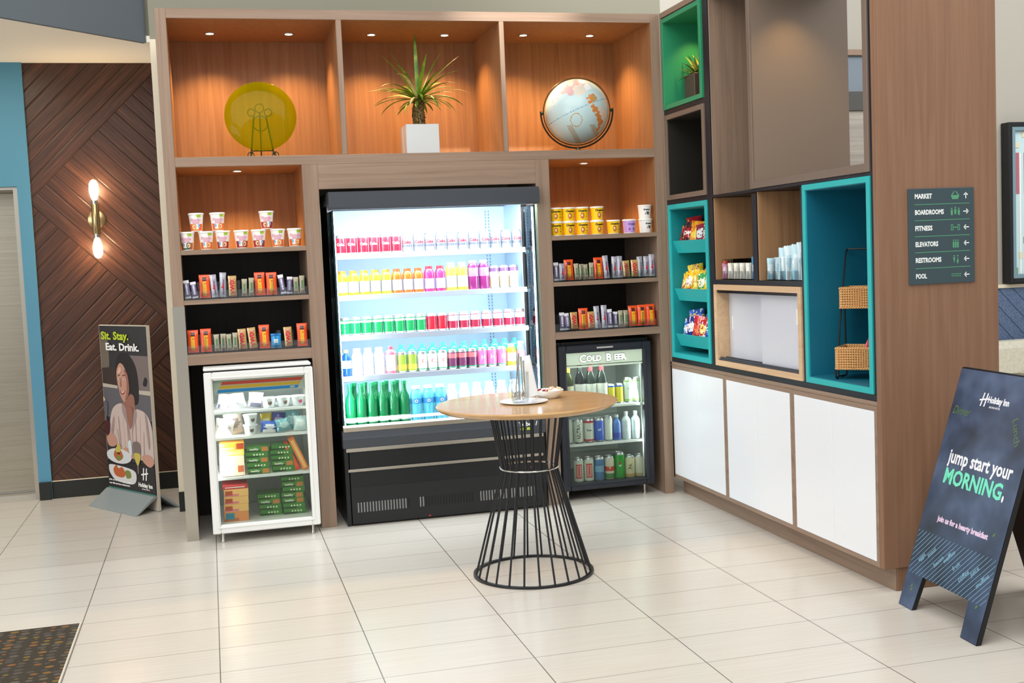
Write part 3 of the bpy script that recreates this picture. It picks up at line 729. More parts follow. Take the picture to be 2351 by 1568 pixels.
for g0, g1, lit in ((0, 18, 1), (21, 40, 0), (42, 62, 1)):
    b = MB(L)
    for i in range(g0, g1):
        x = 1.832+i*(2.95-1.832)/n
        b.box(x, x+0.0075, -0.0408, -0.0402, 0.082, 0.142, lit if (lit and i != 17) else (1 if i in (21, 22) else 0))
    b.build('vent_grille', [mat('vent_slot_dark', (4, 4, 5), 0.6), mat('vent_slot_lit', (128, 128, 126), 0.5)], t, False)
b = MB(L)
for x, s_ in ((2.872, 'To'), (2.915, 'be')): b.text(s_, 0.036, FY(x, -0.0525, 0.537), 0, 0.0012); b.box(x-0.013, x+0.013, -0.0525, -0.0515, 0.500, 0.516, 1)
b.text('/', 0.036, FY(2.965, -0.0525, 0.537), 0, 0.0012)
b.build('sticker', [plasticw, mat('lime_sticker', (176, 206, 72), 0.5)], t, False)
b = MB(L); b.box(2.875, 2.898, -0.0412, -0.0404, 0.258, 0.275, 0); b.box(2.920, 2.942, -0.0412, -0.0404, 0.258, 0.266, 1); b.box(2.920, 2.942, -0.0412, -0.0404, 0.268, 0.275, 0); b.box(2.262, 2.275, -0.0412, -0.0404, 0.018, 0.026, 0)
b.build('warning_label', [mat('label_red', (196, 50, 52), 0.5), plasticw], t, False)
for x in (1.86, 2.93):
    b = MB(L); b.lathe([(0.02, 0.0005), (0.02, 0.011)], (x, 0.15, 0), 12); b.build('foot', black, t)

# ------------------------------------------------------------------ white freezer
t = thing('white_display_freezer', (1.29, 0.1, 0), 'white glass door freezer with striped header under the left shelves', 'freezer')
L = t.location
fx0, fx1, fy = 0.985, 1.600, -0.14
cp('body', [fridge_w], [(fx0+0.004, fx0+0.035, fy+0.05, 0.5, 0.065, 1.0), (fx1-0.035, fx1-0.004, fy+0.05, 0.5, 0.065, 1.0), (fx0+0.0352, fx1-0.0352, 0.46, 0.5, 0.065, 1.0), (fx0+0.0352, fx1-0.0352, fy+0.05, 0.46, 0.065, 0.105)], 0.003)
cp('lid', fridge_w, [(fx0, fx1-0.008, fy+0.004, 0.5, 1.001, 1.0165)], 0.004); cp('lid_gasket', black, [(fx0+0.004, fx1-0.004, fy+0.012, 0.45, 0.9935, 1.0008)], 0)
cp('liner', fridge_in, [(fx0+0.0355, fx1-0.0355, 0.452, 0.4595, 0.106, 0.99)], 0)
dw = cp('door', fridge_w, [], 0)
bpy.data.objects.remove(dw)
b = MB(L); b.frame_y(fy, fy+0.048, fx0, fx1, 0.056, 0.992, 0.047, 0, 0.006, 0.052, 0.048); b.frame_y(fy-0.004, fy+0.02, fx0+0.028, fx1-0.028, 0.086, 0.965, 0.012, 0, 0.003); dw = b.build('door', fridge_w, t, False)
cp('door_glass', fogglass, [(fx0+0.047, fx1-0.047, fy+0.016, fy+0.02, 0.108, 0.944)], 0, dw)
hb = MB(L); hb.box(fx0+0.0475, fx1-0.0475, fy+0.028, fy+0.034, 0.862, 0.943, 3)
def stripe(z0, z1, xa, xb, sk, m): hb.flat([(xa, z0), (xb-sk, z0), (xb, z1), (xa+sk, z1)], lambda a, c: (a, fy+0.0275, c), m)
stripe(0.914, 0.932, 1.078, 1.545, 0.009, 0); stripe(0.892, 0.909, 1.065, 1.532, 0.009, 1); stripe(0.870, 0.887, 1.053, 1.520, 0.009, 2)
hb.box(1.468, 1.495, fy+0.0272, fy+0.0274, 0.873, 0.884, 3)
hb.build('striped_header', [mat('stripe_red', (226, 62, 26), 0.4), mat('stripe_amber', (228, 178, 24), 0.4), mat('stripe_blue', (10, 134, 210), 0.4), mat('header_grey', (190, 196, 186), 0.5)], dw, False)
wire = mat('white_wire_shelf', (244, 246, 246), 0.4)
for z in (0.757, 0.606, 0.373):
    cp('wire_shelf', wire, [(fx0+0.037, fx1-0.037, fy+0.056, fy+0.062, z-0.016, z-0.002)]+[(fx0+0.037, fx1-0.037, fy+0.066+0.03*i, fy+0.070+0.03*i, z-0.007, z-0.002) for i in range(16)], 0)
cp('interior_lamp', ledwhite, [(fx0+0.05, fx1-0.05, -0.08, -0.072, 0.965, 0.985)], 0)
area('freezer_lamp_light', (1.29, -0.075, 0.855), (1.29, 0.1, 0.5), 0.48, 0.02, 1.5, (0.95, 0.98, 1.0), t)
area('freezer_lamp_light', (fx0+0.055, -0.08, 0.52), (1.4, 0.15, 0.45), 0.01, 0.75, 3.6, (0.96, 0.98, 1.0), t)
for x in (1.04, 1.555):
    for y in (-0.105, 0.44):
        b = MB(L); b.lathe([(0.013, 0.0005), (0.013, 0.012), (0.008, 0.02), (0.009, 0.0645)], (x, y, 0), 14); b.build('leg', steel, t)

# ------------------------------------------------------------------ beer cooler
t = thing('beer_cooler', (3.463, 0.3, 0), 'black glass door beer cooler with cold beer header under the right shelves', 'refrigerator')
L = t.location; bx0, bx1, by = 3.148, 3.776, 0.03
cp('body', [blackpanel], [(bx0+0.004, bx0+0.035, by+0.05, 0.66, 0.075, 1.02), (bx1-0.035, bx1-0.004, by+0.05, 0.66, 0.075, 1.02), (bx0+0.0352, bx1-0.0352, 0.62, 0.66, 0.075, 1.02), (bx0+0.0352, bx1-0.0352, by+0.05, 0.62, 0.075, 0.100), (bx0+0.0352, bx1-0.0352, by+0.05, 0.62, 0.975, 1.02)], 0.002)
cp('liner', fridge_in, [(bx0+0.0355, bx1-0.0355, 0.612, 0.6195, 0.101, 0.974), (bx0+0.0355, bx0+0.040, 0.085, 0.611, 0.101, 0.974), (bx1-0.040, bx1-0.0355, 0.085, 0.611, 0.101, 0.974)], 0)
b = MB(L); b.frame_y(by, by+0.048, bx0, bx1, 0.068, 1.0, 0.056, 0, 0.006, 0.044, 0.05); b.frame_y(by-0.004, by+0.012, bx0+0.035, bx1-0.035, 0.098, 0.965, 0.012, 0, 0.003); dw = b.build('door', mat('cooler_door_black', (34, 38, 46), 0.35), t, False)
cp('door_glass', fogglass, [(bx0+0.056, bx1-0.056, by+0.012, by+0.016, 0.112, 0.95)], 0, dw)
cp('door_badge', silver, [(3.405, 3.515, by-0.007, by-0.0042, 0.972, 0.983)], 0, dw)
b = MB(L); b.box(bx0+0.0565, bx1-0.0565, by+0.020, by+0.026, 0.872, 0.949, 0); b.box(bx0+0.0565, bx1-0.0565, by+0.020, by+0.0245, 0.855, 0.866, 0)
vs = 0
for s_, x, sz, dx in (('C', 3.318, 0.068, 0), ('OLD', 3.392, 0.050, 0), ('B', 3.492, 0.068, 0), ('EER', 3.568, 0.050, 0)):
    b.text(s_, sz, FY(x, by+0.0196, 0.907), 1, 0.0052)
    b.text(s_, sz, FY(x, by+0.0186, 0.907), 2, 0.0026)
b.build('cold_beer_header', [mat('header_cream', (214, 222, 208), 0.5, emit=0.6), mat('header_outline', (58, 60, 58), 0.5), mat('header_letter_white', (250, 252, 248), 0.5, emit=1.1)], dw, False)  # glow added to header and letters so they look bright
for z in (0.598, 0.358):
    cp('wire_shelf', wire, [(bx0+0.041, bx1-0.041, 0.088, 0.094, z-0.016, z-0.002)]+[(bx0+0.041, bx1-0.041, 0.10+0.03*i, 0.104+0.03*i, z-0.006, z-0.002) for i in range(17)], 0)
cp('shelf_pillar', white, [(bx1-0.056, bx1-0.044, 0.09, 0.10, 0.11, 0.85)], 0)
area('beer_lamp_light', (bx1-0.06, 0.084, 0.5), (3.3, 0.25, 0.45), 0.01, 0.7, 1.8, (0.9, 1.0, 0.96), t)
area('beer_lamp_light', (3.46, 0.086, 0.85), (3.46, 0.22, 0.4), 0.5, 0.01, 1.5, (0.9, 1.0, 0.96), t)
for x in (3.19, 3.716):
    for y in (0.075, 0.6):
        b = MB(L); b.lathe([(0.014, 0.0005), (0.014, 0.01), (0.008, 0.018), (0.010, 0.0745)], (x, y, 0), 14); b.build('leg', steel, t)

# ------------------------------------------------------------------ high table
TX, TY = 2.530, -1.435
t = thing('high_table', (TX, TY, 0), 'round light oak top table on black wire hourglass base', 'table')
b = MB(); b.lathe([(0.0001, 0.829), (0.415, 0.829), (0.436, 0.838), (0.450, 0.851), (0.450, 0.855), (0.446, 0.859), (0.0001, 0.859)], (0, 0, 0), 96); b.build('table_top', tabletop_w, t, True, 0.5)
b = MB(); b.tube([(0.145*math.cos(a*math.pi/32), 0.145*math.sin(a*math.pi/32), 0.535) for a in range(64)], 0.0042, 8, 0, True); b.build('waist_ring', chrome, t)
b = MB()
for rr, zz, hh in ((0.295, 0.0015, 0.010),):
    b.lathe([(rr-0.012, zz), (rr+0.006, zz), (rr+0.006, zz+hh), (rr-0.012, zz+hh), (rr-0.012, zz)], (0, 0, 0), 72, 0, cap=False)
b.build('base_ring', black, t, True, 0.5)
b = MB(); b.lathe([(0.12, 0.820), (0.192, 0.820), (0.192, 0.8285), (0.12, 0.8285), (0.12, 0.820)], (0, 0, 0), 64, 0, cap=False); b.build('top_plate', black, t, True, 0.5)
NR = 24
for i in range(NR):
    a = 2*math.pi*(i+0.35)/NR; c_, s_ = math.cos(a), math.sin(a)
    b = MB(); b.tube([(r_*c_, r_*s_, z_) for r_, z_ in ((0.286, 0.011), (0.141, 0.52), (0.1385, 0.535), (0.141, 0.55), (0.186, 0.820))], 0.0052, 8); b.build('rod', black, t)

# things on the table
pw = mat('white_porcelain', (244, 244, 240), 0.2)
t = thing('white_bowl', (2.668, -1.352, 0.8592), 'shallow white bowl of small snacks on the oak table', 'bowl')
b = MB(); b.lathe([(0.0001, 0.0), (0.045, 0.0), (0.050, 0.004), (0.074, 0.030), (0.078, 0.042), (0.075, 0.042), (0.070, 0.032), (0.046, 0.008), (0.0001, 0.006)], (0, 0, 0), 40); b.build('bowl', pw, t, True, 0.9)
for i in range(9):
    a = i*2.4; r_ = 0.012+0.05*((i*7) % 9)/9
    o = MB(); o.box(-0.013, 0.013, -0.008, 0.008, 0, 0.009, i % 3, 0.003)
    oo = o.build('wrapped_sweet', [mat('sweet_white', (240, 236, 230), 0.3), mat('sweet_red', (150, 50, 44), 0.3), mat('sweet_cream', (222, 196, 160), 0.35)])
    oo.location = (2.668+r_*math.cos(a), -1.352+r_*math.sin(a), 0.8592+0.026+0.010*(i % 3)); oo.rotation_euler = (0.2*(i % 3), 0.3*(i % 2), a)
    tag(oo, 'small wrapped sweet heaped in the white bowl on the oak table', 'sweet', 'sweets in the white bowl')
t = thing('clear_plate', (2.512, -1.452, 0.8592), 'low clear round plate under the wrapped cutlery on the oak table', 'plate')
b = MB(); b.lathe([(0.0001, 0.0), (0.085, 0.0), (0.118, 0.006), (0.120, 0.009), (0.084, 0.004), (0.0001, 0.004)], (0, 0, 0), 48); b.build('plate', mat('pale_glass_plate', (236, 240, 242), 0.15), t, True, 0.9)
t = thing('tongs_holder', (2.490, -1.470, 0.8636), 'tall clear glass jar holding wrapped utensils on the oak table', 'jar')
b = MB(); b.lathe([(0.0001, 0.0), (0.040, 0.0), (0.044, 0.01), (0.047, 0.15), (0.045, 0.15), (0.042, 0.012), (0.0001, 0.006)], (0, 0, 0), 32); b.build('jar', glass, t, True, 0.9)
for i, (dx, dy, ln, lx, k, h0) in enumerate([(-0.028, -0.012, 0.215, 0.10, 0, 0), (-0.010, -0.018, 0.235, 0.02, 1, 0), (0.012, -0.016, 0.220, -0.05, 0, 0), (0.026, 0.0, 0.20, -0.12, 1, 0), (0.0, 0.015, 0.225, 0.05, 0, 0)]):
    bb_ = MB(); bb_.tube([(0, 0, 0.05), (0.001, 0, ln*0.8), (0, 0, ln)], [0.0032, 0.004, 0.0055], 8, 0)
    if k == 0: bb_.sphere((0, 0, 0.028), 0.016, 14, 10, 0, (1, 0.35, 1.5))
    else:
        for s_ in (-1, 0, 1): bb_.tube([(s_*0.006, 0, 0.006), (s_*0.006, 0, 0.036), (s_*0.003, 0, 0.052)], 0.0018, 6, 0)
    oo = bb_.build('serving_spoon' if k == 0 else 'serving_fork', chrome); oo.location = (2.490+dx, -1.470+dy, 0.872); oo.rotation_euler = (0.0, lx*0.9, 0.4*i)
    tag(oo, ['shiny metal spoon leaning far left in the glass jar on the table', 'shiny metal fork standing tallest at the front of the glass jar', 'shiny metal spoon upright at the front right of the glass jar', 'shiny metal fork leaning right in the glass jar', 'shiny metal spoon at the back of the glass jar'][i], 'utensil', 'utensils in the glass jar')
nap = pillow(0.075, 0.22, 0.02, 10)
oo = nap.build('paper_napkin', mat('napkin_white', (246, 247, 248), 0.8)); oo.location = (2.545, -1.435, 0.985); oo.rotation_euler = (-0.1, -0.14, 0.3)
tag(oo, 'white folded paper napkin standing beside the glass jar of utensils', 'napkin')

# ------------------------------------------------------------------ ornaments in the top boxes
t = thing('plate_easel', (1.408, 0.26, ZS), 'thin dark wire easel holding up the olive glass plate', 'easel')
b = MB()
bw = mat('dark_bronze_wire', (44, 52, 34), 0.35, 0.6)
for s in (-1, 1):
    b.tube([(s*0.072, -0.075, 0.001), (s*0.070, -0.07, 0.035), (s*0.062, -0.045, 0.045), (s*0.068, -0.02, 0.03), (s*0.066, 0.0, 0.04), (s*0.045, 0.05, 0.20), (s*0.036, 0.07, 0.27)], 0.0052, 8)
    b.tube([(s*0.072+0.018*math.cos(a*math.pi/8), -0.074, 0.022+0.018*math.sin(a*math.pi/8)) for a in range(16)], 0.003, 6, 0, True)
    b.tube([(s*(0.050+0.022*math.cos(a*math.pi/8)), 0.072, 0.292+0.022*math.sin(a*math.pi/8)) for a in range(16)], 0.0034, 6, 0, True)
b.tube([(-0.062, 0.005, 0.055), (0.062, 0.005, 0.055)], 0.0035, 8)
b.tube([(0.045*math.cos(a*math.pi/12), 0.062, 0.225+0.045*math.sin(a*math.pi/12)) for a in range(24)], 0.003, 6, 0, True)
b.tube([(0.026*math.cos(a*math.pi/10), 0.075, 0.318+0.026*math.sin(a*math.pi/10)) for a in range(20)], 0.003, 6, 0, True)
b.tube([(0, 0.075, 0.29), (0, 0.17, 0.001)], 0.0042, 8)
b.build('wire_frame', bw, t)
t = thing('glass_plate', (1.408, 0.235, ZS+0.048), 'large round olive green glass plate on a wire easel in left top box', 'plate')
b = MB(); b.lathe([(0.0001, 0.018), (0.05, 0.017), (0.065, 0.010), (0.14, 0.004), (0.205, -0.012), (0.212, -0.010), (0.209, -0.005), (0.14, 0.010), (0.068, 0.016), (0.05, 0.023), (0.0001, 0.024)], (0, 0, 0), 72)
o = b.build('disc', olive, t, True, 0.9); o.rotation_euler = (math.pi/2-0.16, 0, 0); o.location = (0, 0.0, 0.212)

t = thing('potted_palm', (2.368, 0.22, ZS), 'spiky green palm with thorny trunk in a white cube pot', 'plant')
b = MB(); b.frame_y(-0.098, 0.098, -0.102, 0.102, 0.001, 0.186, 0.012, 0, 0.002, 0.012, 0.0001)
b = MB(); z1 = 0.186
b.box(-0.102, 0.102, -0.102, -0.092, 0.001, z1, 0, 0.002); b.box(-0.102, 0.102, 0.092, 0.102, 0.001, z1, 0, 0.002); b.box(-0.102, -0.092, -0.092, 0.092, 0.001, z1, 0, 0.002); b.box(0.092, 0.102, -0.092, 0.092, 0.001, z1, 0, 0.002); b.box(-0.092, 0.092, -0.092, 0.092, 0.001, 0.01)
b.build('pot', mat('white_ceramic', (200, 203, 202), 0.35), t, False)
b = MB(); b.box(-0.091, 0.091, -0.091, 0.091, 0.15, 0.168); b.build('soil', mat('potting_soil', (60, 46, 34), 0.9), t, False)
b = MB(); pr = []
for i in range(17): pr.append((0.040-0.010*i/16+(0.003 if i % 2 else 0), 0.165+0.18*i/16))
b.lathe(pr, (0, 0, 0), 20)
rr = random.Random(3)
for i in range(170):
    a = rr.uniform(0, 6.283); z = rr.uniform(0.17, 0.335); r0 = 0.036-0.010*(z-0.165)/0.18
    dx, dy = math.cos(a), math.sin(a); L_ = rr.uniform(0.010, 0.020)
    b.tube([(r0*dx, r0*dy, z), ((r0+L_)*dx, (r0+L_)*dy, z+0.004)], [0.0024, 0.0004], 4, 1)
b.build('trunk', [bark_m, mat('thorn_brown', (74, 56, 32), 0.7)], t, True, 0.9)
lg = leaf_mat('palm_leaf_green', (36, 74, 14), (84, 124, 22), (150, 164, 52)); ly = leaf_mat('palm_leaf_pale', (170, 150, 90), (206, 190, 130), (232, 220, 170))
b = MB()
def blade(b, az, el0, ln, w, droop, m, base=(0, 0, 0.345), n=9):
    p = Vector(base); d = Vector((math.cos(az)*math.cos(el0), math.sin(az)*math.cos(el0), math.sin(el0))); vs = []; fs = []
    side = Vector((-math.sin(az), math.cos(az), 0)); el = el0
    for i in range(n+1):
        t_ = i/n; ww = w*(0.55+1.5*t_)*(1-t_)**0.75*1.2 if t_ < 1 else 0.0006
        ww = max(ww, 0.0006); nrm = Vector((math.cos(az)*math.cos(el), math.sin(az)*math.cos(el), math.sin(el))).cross(side)
        vs += [tuple(p-side*ww-nrm*0.3*ww), tuple(p), tuple(p+side*ww-nrm*0.3*ww)]
        el -= droop/n*(0.5+1.2*t_)
        p = p+Vector((math.cos(az)*math.cos(el), math.sin(az)*math.cos(el), math.sin(el)))*ln/n
    for i in range(n):
        fs += [(3*i, 3*i+1, 3*i+4, 3*i+3), (3*i+1, 3*i+2, 3*i+5, 3*i+4)]
    b.add(vs, fs, m)
rr = random.Random(11)
spec = [(1.5, 1.52, .42, .1), (0.3, 1.2, .36, .35), (2.7, 1.2, .38, .3), (3.3, 1.05, .36, .4), (0.0, 0.95, .38, .35), (-1.3, 1.25, .30, .4), (4.1, 0.9, .34, .7), (5.6, 0.85, .34, .8)]
for az, el, ln, dr in spec: blade(b, az, el, ln, 0.013, dr, 0)
for i in range(36):
    az = i*2.399+rr.uniform(-.2, .2); el = rr.uniform(0.15, 0.85); blade(b, az, el, rr.uniform(0.25, 0.36), rr.uniform(0.009, 0.013), rr.uniform(0.5, 1.3), 1 if i % 7 == 0 else 0)
for i in range(12): blade(b, i*0.55, rr.uniform(-0.2, 0.2), rr.uniform(0.14, 0.22), 0.011, rr.uniform(0.7, 1.3), 0)
b.build('leaves', [lg, ly], t, True, 1.5)

# globe
GX, GY, GR = 3.403, 0.24, 0.205
t = thing('globe', (GX, GY, ZS), 'pale blue world globe in a dark semicircular metal stand', 'globe')
gc = Vector((0, 0, 0.266))
b = MB(); NG, KG = 240, 120
land_n = [(-.56, .66), (-.42, .80), (-.2, .93), (.12, .95), (.3, .82), (.22, .62), (.34, .50), (.18, .40), (-.02, .38), (-.22, .42), (-.42, .48), (-.56, .54)]
cont = [(-.30, .34), (.02, .30), (.26, .24), (.20, .33), (0, .36), (-.28, .40)]
camr = [(.34, .34), (.44, .40), (.60, .36), (.62, .24), (.52, .20), (.46, .10), (.40, .16)]
sam = [(.46, .12), (.56, .05), (.72, .0), (.86, -.02), (.88, -.2), (.80, -.42), (.72, -.52), (.68, -.62), (.60, -.66), (.64, -.45), (.60, -.2), (.52, -.1)]
arc = [(.1, .78), (.4, .74), (.52, .62), (.36, .55), (.25, .62)]
isl = [(-.72, .28), (-.60, .38), (-.5, .32), (-.52, .18), (-.62, .08), (-.72, .1)]
def inside(p, poly):
    c = False; n = len(poly)
    for i in range(n):
        (x1, y1), (x2, y2) = poly[i], poly[(i+1) % n]
        if (y1 > p[1]) != (y2 > p[1]) and p[0] < (x2-x1)*(p[1]-y1)/(y2-y1)+x1: c = not c
    return c
land_n, sam, camr, isl = [smooth_poly(p, 3) for p in (land_n, sam, camr, isl)]
vs = []; fs = []; ms = []
for j in range(KG+1):
    for i in range(NG):
        th = math.pi*j/KG; ph = 2*math.pi*i/NG
        vs.append((GR*math.sin(th)*math.cos(ph), GR*math.sin(th)*math.sin(ph), gc.z+GR*math.cos(th)))
cdir = Vector((1.0471-GX, -6.88-GY, 0)).normalized(); sx = Vector((-cdir.y, cdir.x, 0))
for j in range(KG):
    for i in range(NG):
        q = (j*NG+i, (j+1)*NG+i, (j+1)*NG+(i+1) % NG, j*NG+(i+1) % NG); fs.append(q)
        c = sum((Vector(vs[k]) for k in q), Vector())/4-gc
        x, y = c.dot(sx)/GR, c.z/GR; m = 0; fr = c.dot(cdir) > 0
        wv = 0.025*math.sin(x*31+y*17)+0.02*math.sin(y*43-x*13); p_ = (x+wv, y+wv)
        if fr:
            if inside(p_, land_n): m = 2 if (p_[0] < -.08) != (p_[1] > .72) else 3
            elif inside(p_, arc): m = 4
            elif inside(p_, camr): m = 5 if p_[0] < .52 else 6
            elif inside(p_, sam): m = 5 if p_[0]+p_[1]*.3 < .66 else 3
            elif inside(p_, isl) and not inside((p_[0]*1.06+.03, p_[1]*1.1-.02), isl): m = 2
            elif abs(math.hypot(x*1.1+.02, y+.36)-.19) < .013: m = 6
            elif abs(y+.13-0.40*(x+.2)) < .008: m = 7
            elif y < -.5 and math.sin(x*9+y*5) > .7: m = 8
        else: m = 2 if math.sin(x*5)+math.sin(y*6+1) > 1.1 else 0
        ms.append(m)
b.add(vs, fs, ms)
b.build('ball', [mat('globe_sea', (186, 212, 214), 0.22), mat('globe_sea_light', (206, 224, 220), 0.22), mat('globe_rose', (206, 170, 172), 0.25), mat('globe_cream', (216, 206, 190), 0.25), mat('globe_white', (226, 230, 230), 0.25), mat('globe_orange', (206, 132, 72), 0.25), mat('globe_ochre', (186, 150, 92), 0.25), mat('globe_line_blue', (88, 146, 176), 0.25), mat('globe_grey_land', (176, 176, 160), 0.25)], t, True, 3)
def arcpts(R, a0, a1, n=48, y=0.0): return [tuple(gc+sx*(R*math.cos(a))+Vector((0, 0, R*math.sin(a)))+cdir*y) for a in [a0+(a1-a0)*i/n for i in range(n+1)]]
b = MB(); b.tube(arcpts(GR+0.009, 0, 2*math.pi, 72)[:-1], 0.0045, 8, 0, True); b.build('meridian_ring', mat('globe_bronze', (84, 66, 44), 0.3, 0.8), t)
b = MB(); b.tube(arcpts(GR+0.026, math.pi+0.05-0.1, 2*math.pi+0.05, 48), 0.006, 8); b.build('cradle', mat('globe_cradle_black', (46, 38, 30), 0.35, 0.7), t)
for s in (-1, 1):
    b = MB(); pc = gc+sx*(s*(GR+0.018)); b.sphere(tuple(pc), 0.011, 12, 8); b.build('pivot', bw, t)
b = MB(); b.lathe([(0.055, 0.001), (0.055, 0.006), (0.02, 0.016), (0.012, 0.036), (0.0001, 0.037)], (0, 0, 0), 32); b.build('base', brass, t)

# small succulent in the green box
t = thing('potted_succulent', (4.082, -0.195, 2.4842), 'small green succulent in a square dark pot inside green box', 'plant')
b = MB(); b.box(-0.082, 0.082, -0.077, 0.077, 0.001, 0.172, 0, 0.004); b.build('pot', mat('dark_brown_pot', (84, 64, 56), 0.4), t, False)
b = MB(); rr = random.Random(5)
for i in range(60): blade(b, i*2.399, rr.uniform(0.05, 1.3), rr.uniform(0.08, 0.16), 0.009, rr.uniform(0.1, 0.8), 0 if i % 3 else 1, (rr.uniform(-.04, .04), rr.uniform(-.05, .05), 0.17), 5)
b.build('leaves', [leaf_mat('succulent_green', (56, 96, 36), (104, 132, 60), (170, 176, 100)), leaf_mat('succulent_tip', (120, 110, 40), (176, 160, 70), (214, 190, 100))], t, True, 1.5)

# ------------------------------------------------------------------ packaged goods
def can_mesh(r, h, cols, txt=None, tcol=(245, 245, 245), bands=(), vert=False, tsize=None, star=None):
    b = MB(); ms = [foil('can_%d_%d_%d' % c, c, 0.3) for c in cols]; alu = mat('can_aluminium', (200, 203, 206), 0.3, 0.9)
    zs = [(r*0.80, 0.0), (r*0.84, 0.003), (r, 0.010)]; mm = [len(ms), len(ms)]
    cuts = sorted(set([0.012]+[c for bd in bands for c in bd[:2]]+[h-0.016]))
    for z in cuts: zs.append((r, z))
    zs += [(r*0.84, h-0.004), (r*0.86, h-0.001), (r*0.84, h), (r*0.78, h-0.004), (0.0001, h-0.004)]
    for i in range(2, len(zs)-1):
        zm = (zs[i][1]+zs[i+1][1])/2; k = 0
        if i >= 2+len(cuts): k = len(ms)
        else:
            for bd in bands:
                if bd[0] <= zm <= bd[1]: k = bd[2]
        mm.append(k)
    b.lathe(zs, (0, 0, 0), 24, mm)
    mats = ms+[alu, mat('print_%d_%d_%d' % tcol, tcol, 0.4)]
    if txt:
        ts = tsize or r*0.75
        b.text(txt, ts, (lambda x, y: (r+0.0007)*Vector((math.sin(-y/r), -math.cos(y/r), 0))+Vector((0, 0, h*0.5+x))) if vert else wrap(r+0.0007, h*0.52), len(ms)+1, 0.0008)
    if star: b.add([(r+0.0007)*Vector((math.sin(a/r), -math.cos(a/r), 0))+Vector((0, 0, h*0.6+c)) for a, c in [(0.012*(1 if i % 2 == 0 else .42)*math.sin(i*math.pi/5), 0.012*(1 if i % 2 == 0 else .42)*math.cos(i*math.pi/5)) for i in range(10)]], [tuple(range(10))[::-1]], star)
    return b.mesh('can', mats)
def bottle_mesh(r, h, glassc, cap, label=None, lab=(0.3, 0.55), neck=0.35, txt=None, tcol=(250, 250, 250), shape=0, cl=0.018):
    b = MB(); m0 = foil('bottle_%d_%d_%d' % glassc, glassc, 0.12, 0.7); m1 = foil('cap_%d_%d_%d' % cap, cap, 0.35); m2 = foil('label_%d_%d_%d' % (label or (240, 240, 240)), label or (240, 240, 240), 0.4)
    rn = r*0.40 if shape == 0 else r*0.62
    hs = h*(1-neck)
    pr = [(r*0.9, 0), (r, 0.006), (r, h*lab[0]), (r+0.0006, h*lab[0]), (r+0.0006, h*lab[1]), (r, h*lab[1]), (r, hs), (r*0.86, hs+h*neck*0.25), (rn*1.15, hs+h*neck*0.5), (rn, hs+h*neck*0.6), (rn, h-cl), (rn*1.12, h-cl), (rn*1.12, h), (0.0001, h)]
    mm = [0, 0, 0, 2 if label else 0, 0, 0, 0, 0, 0, 0, 1, 1, 1]
    b.lathe(pr, (0, 0, 0), 24, mm)
    if txt: b.text(txt, r*0.7, wrap(r+0.0016, h*(lab[0]+lab[1])/2), 3, 0.0008)
    return b.mesh('bottle', [m0, m1, m2, mat('print_%d_%d_%d' % tcol, tcol, 0.4)])
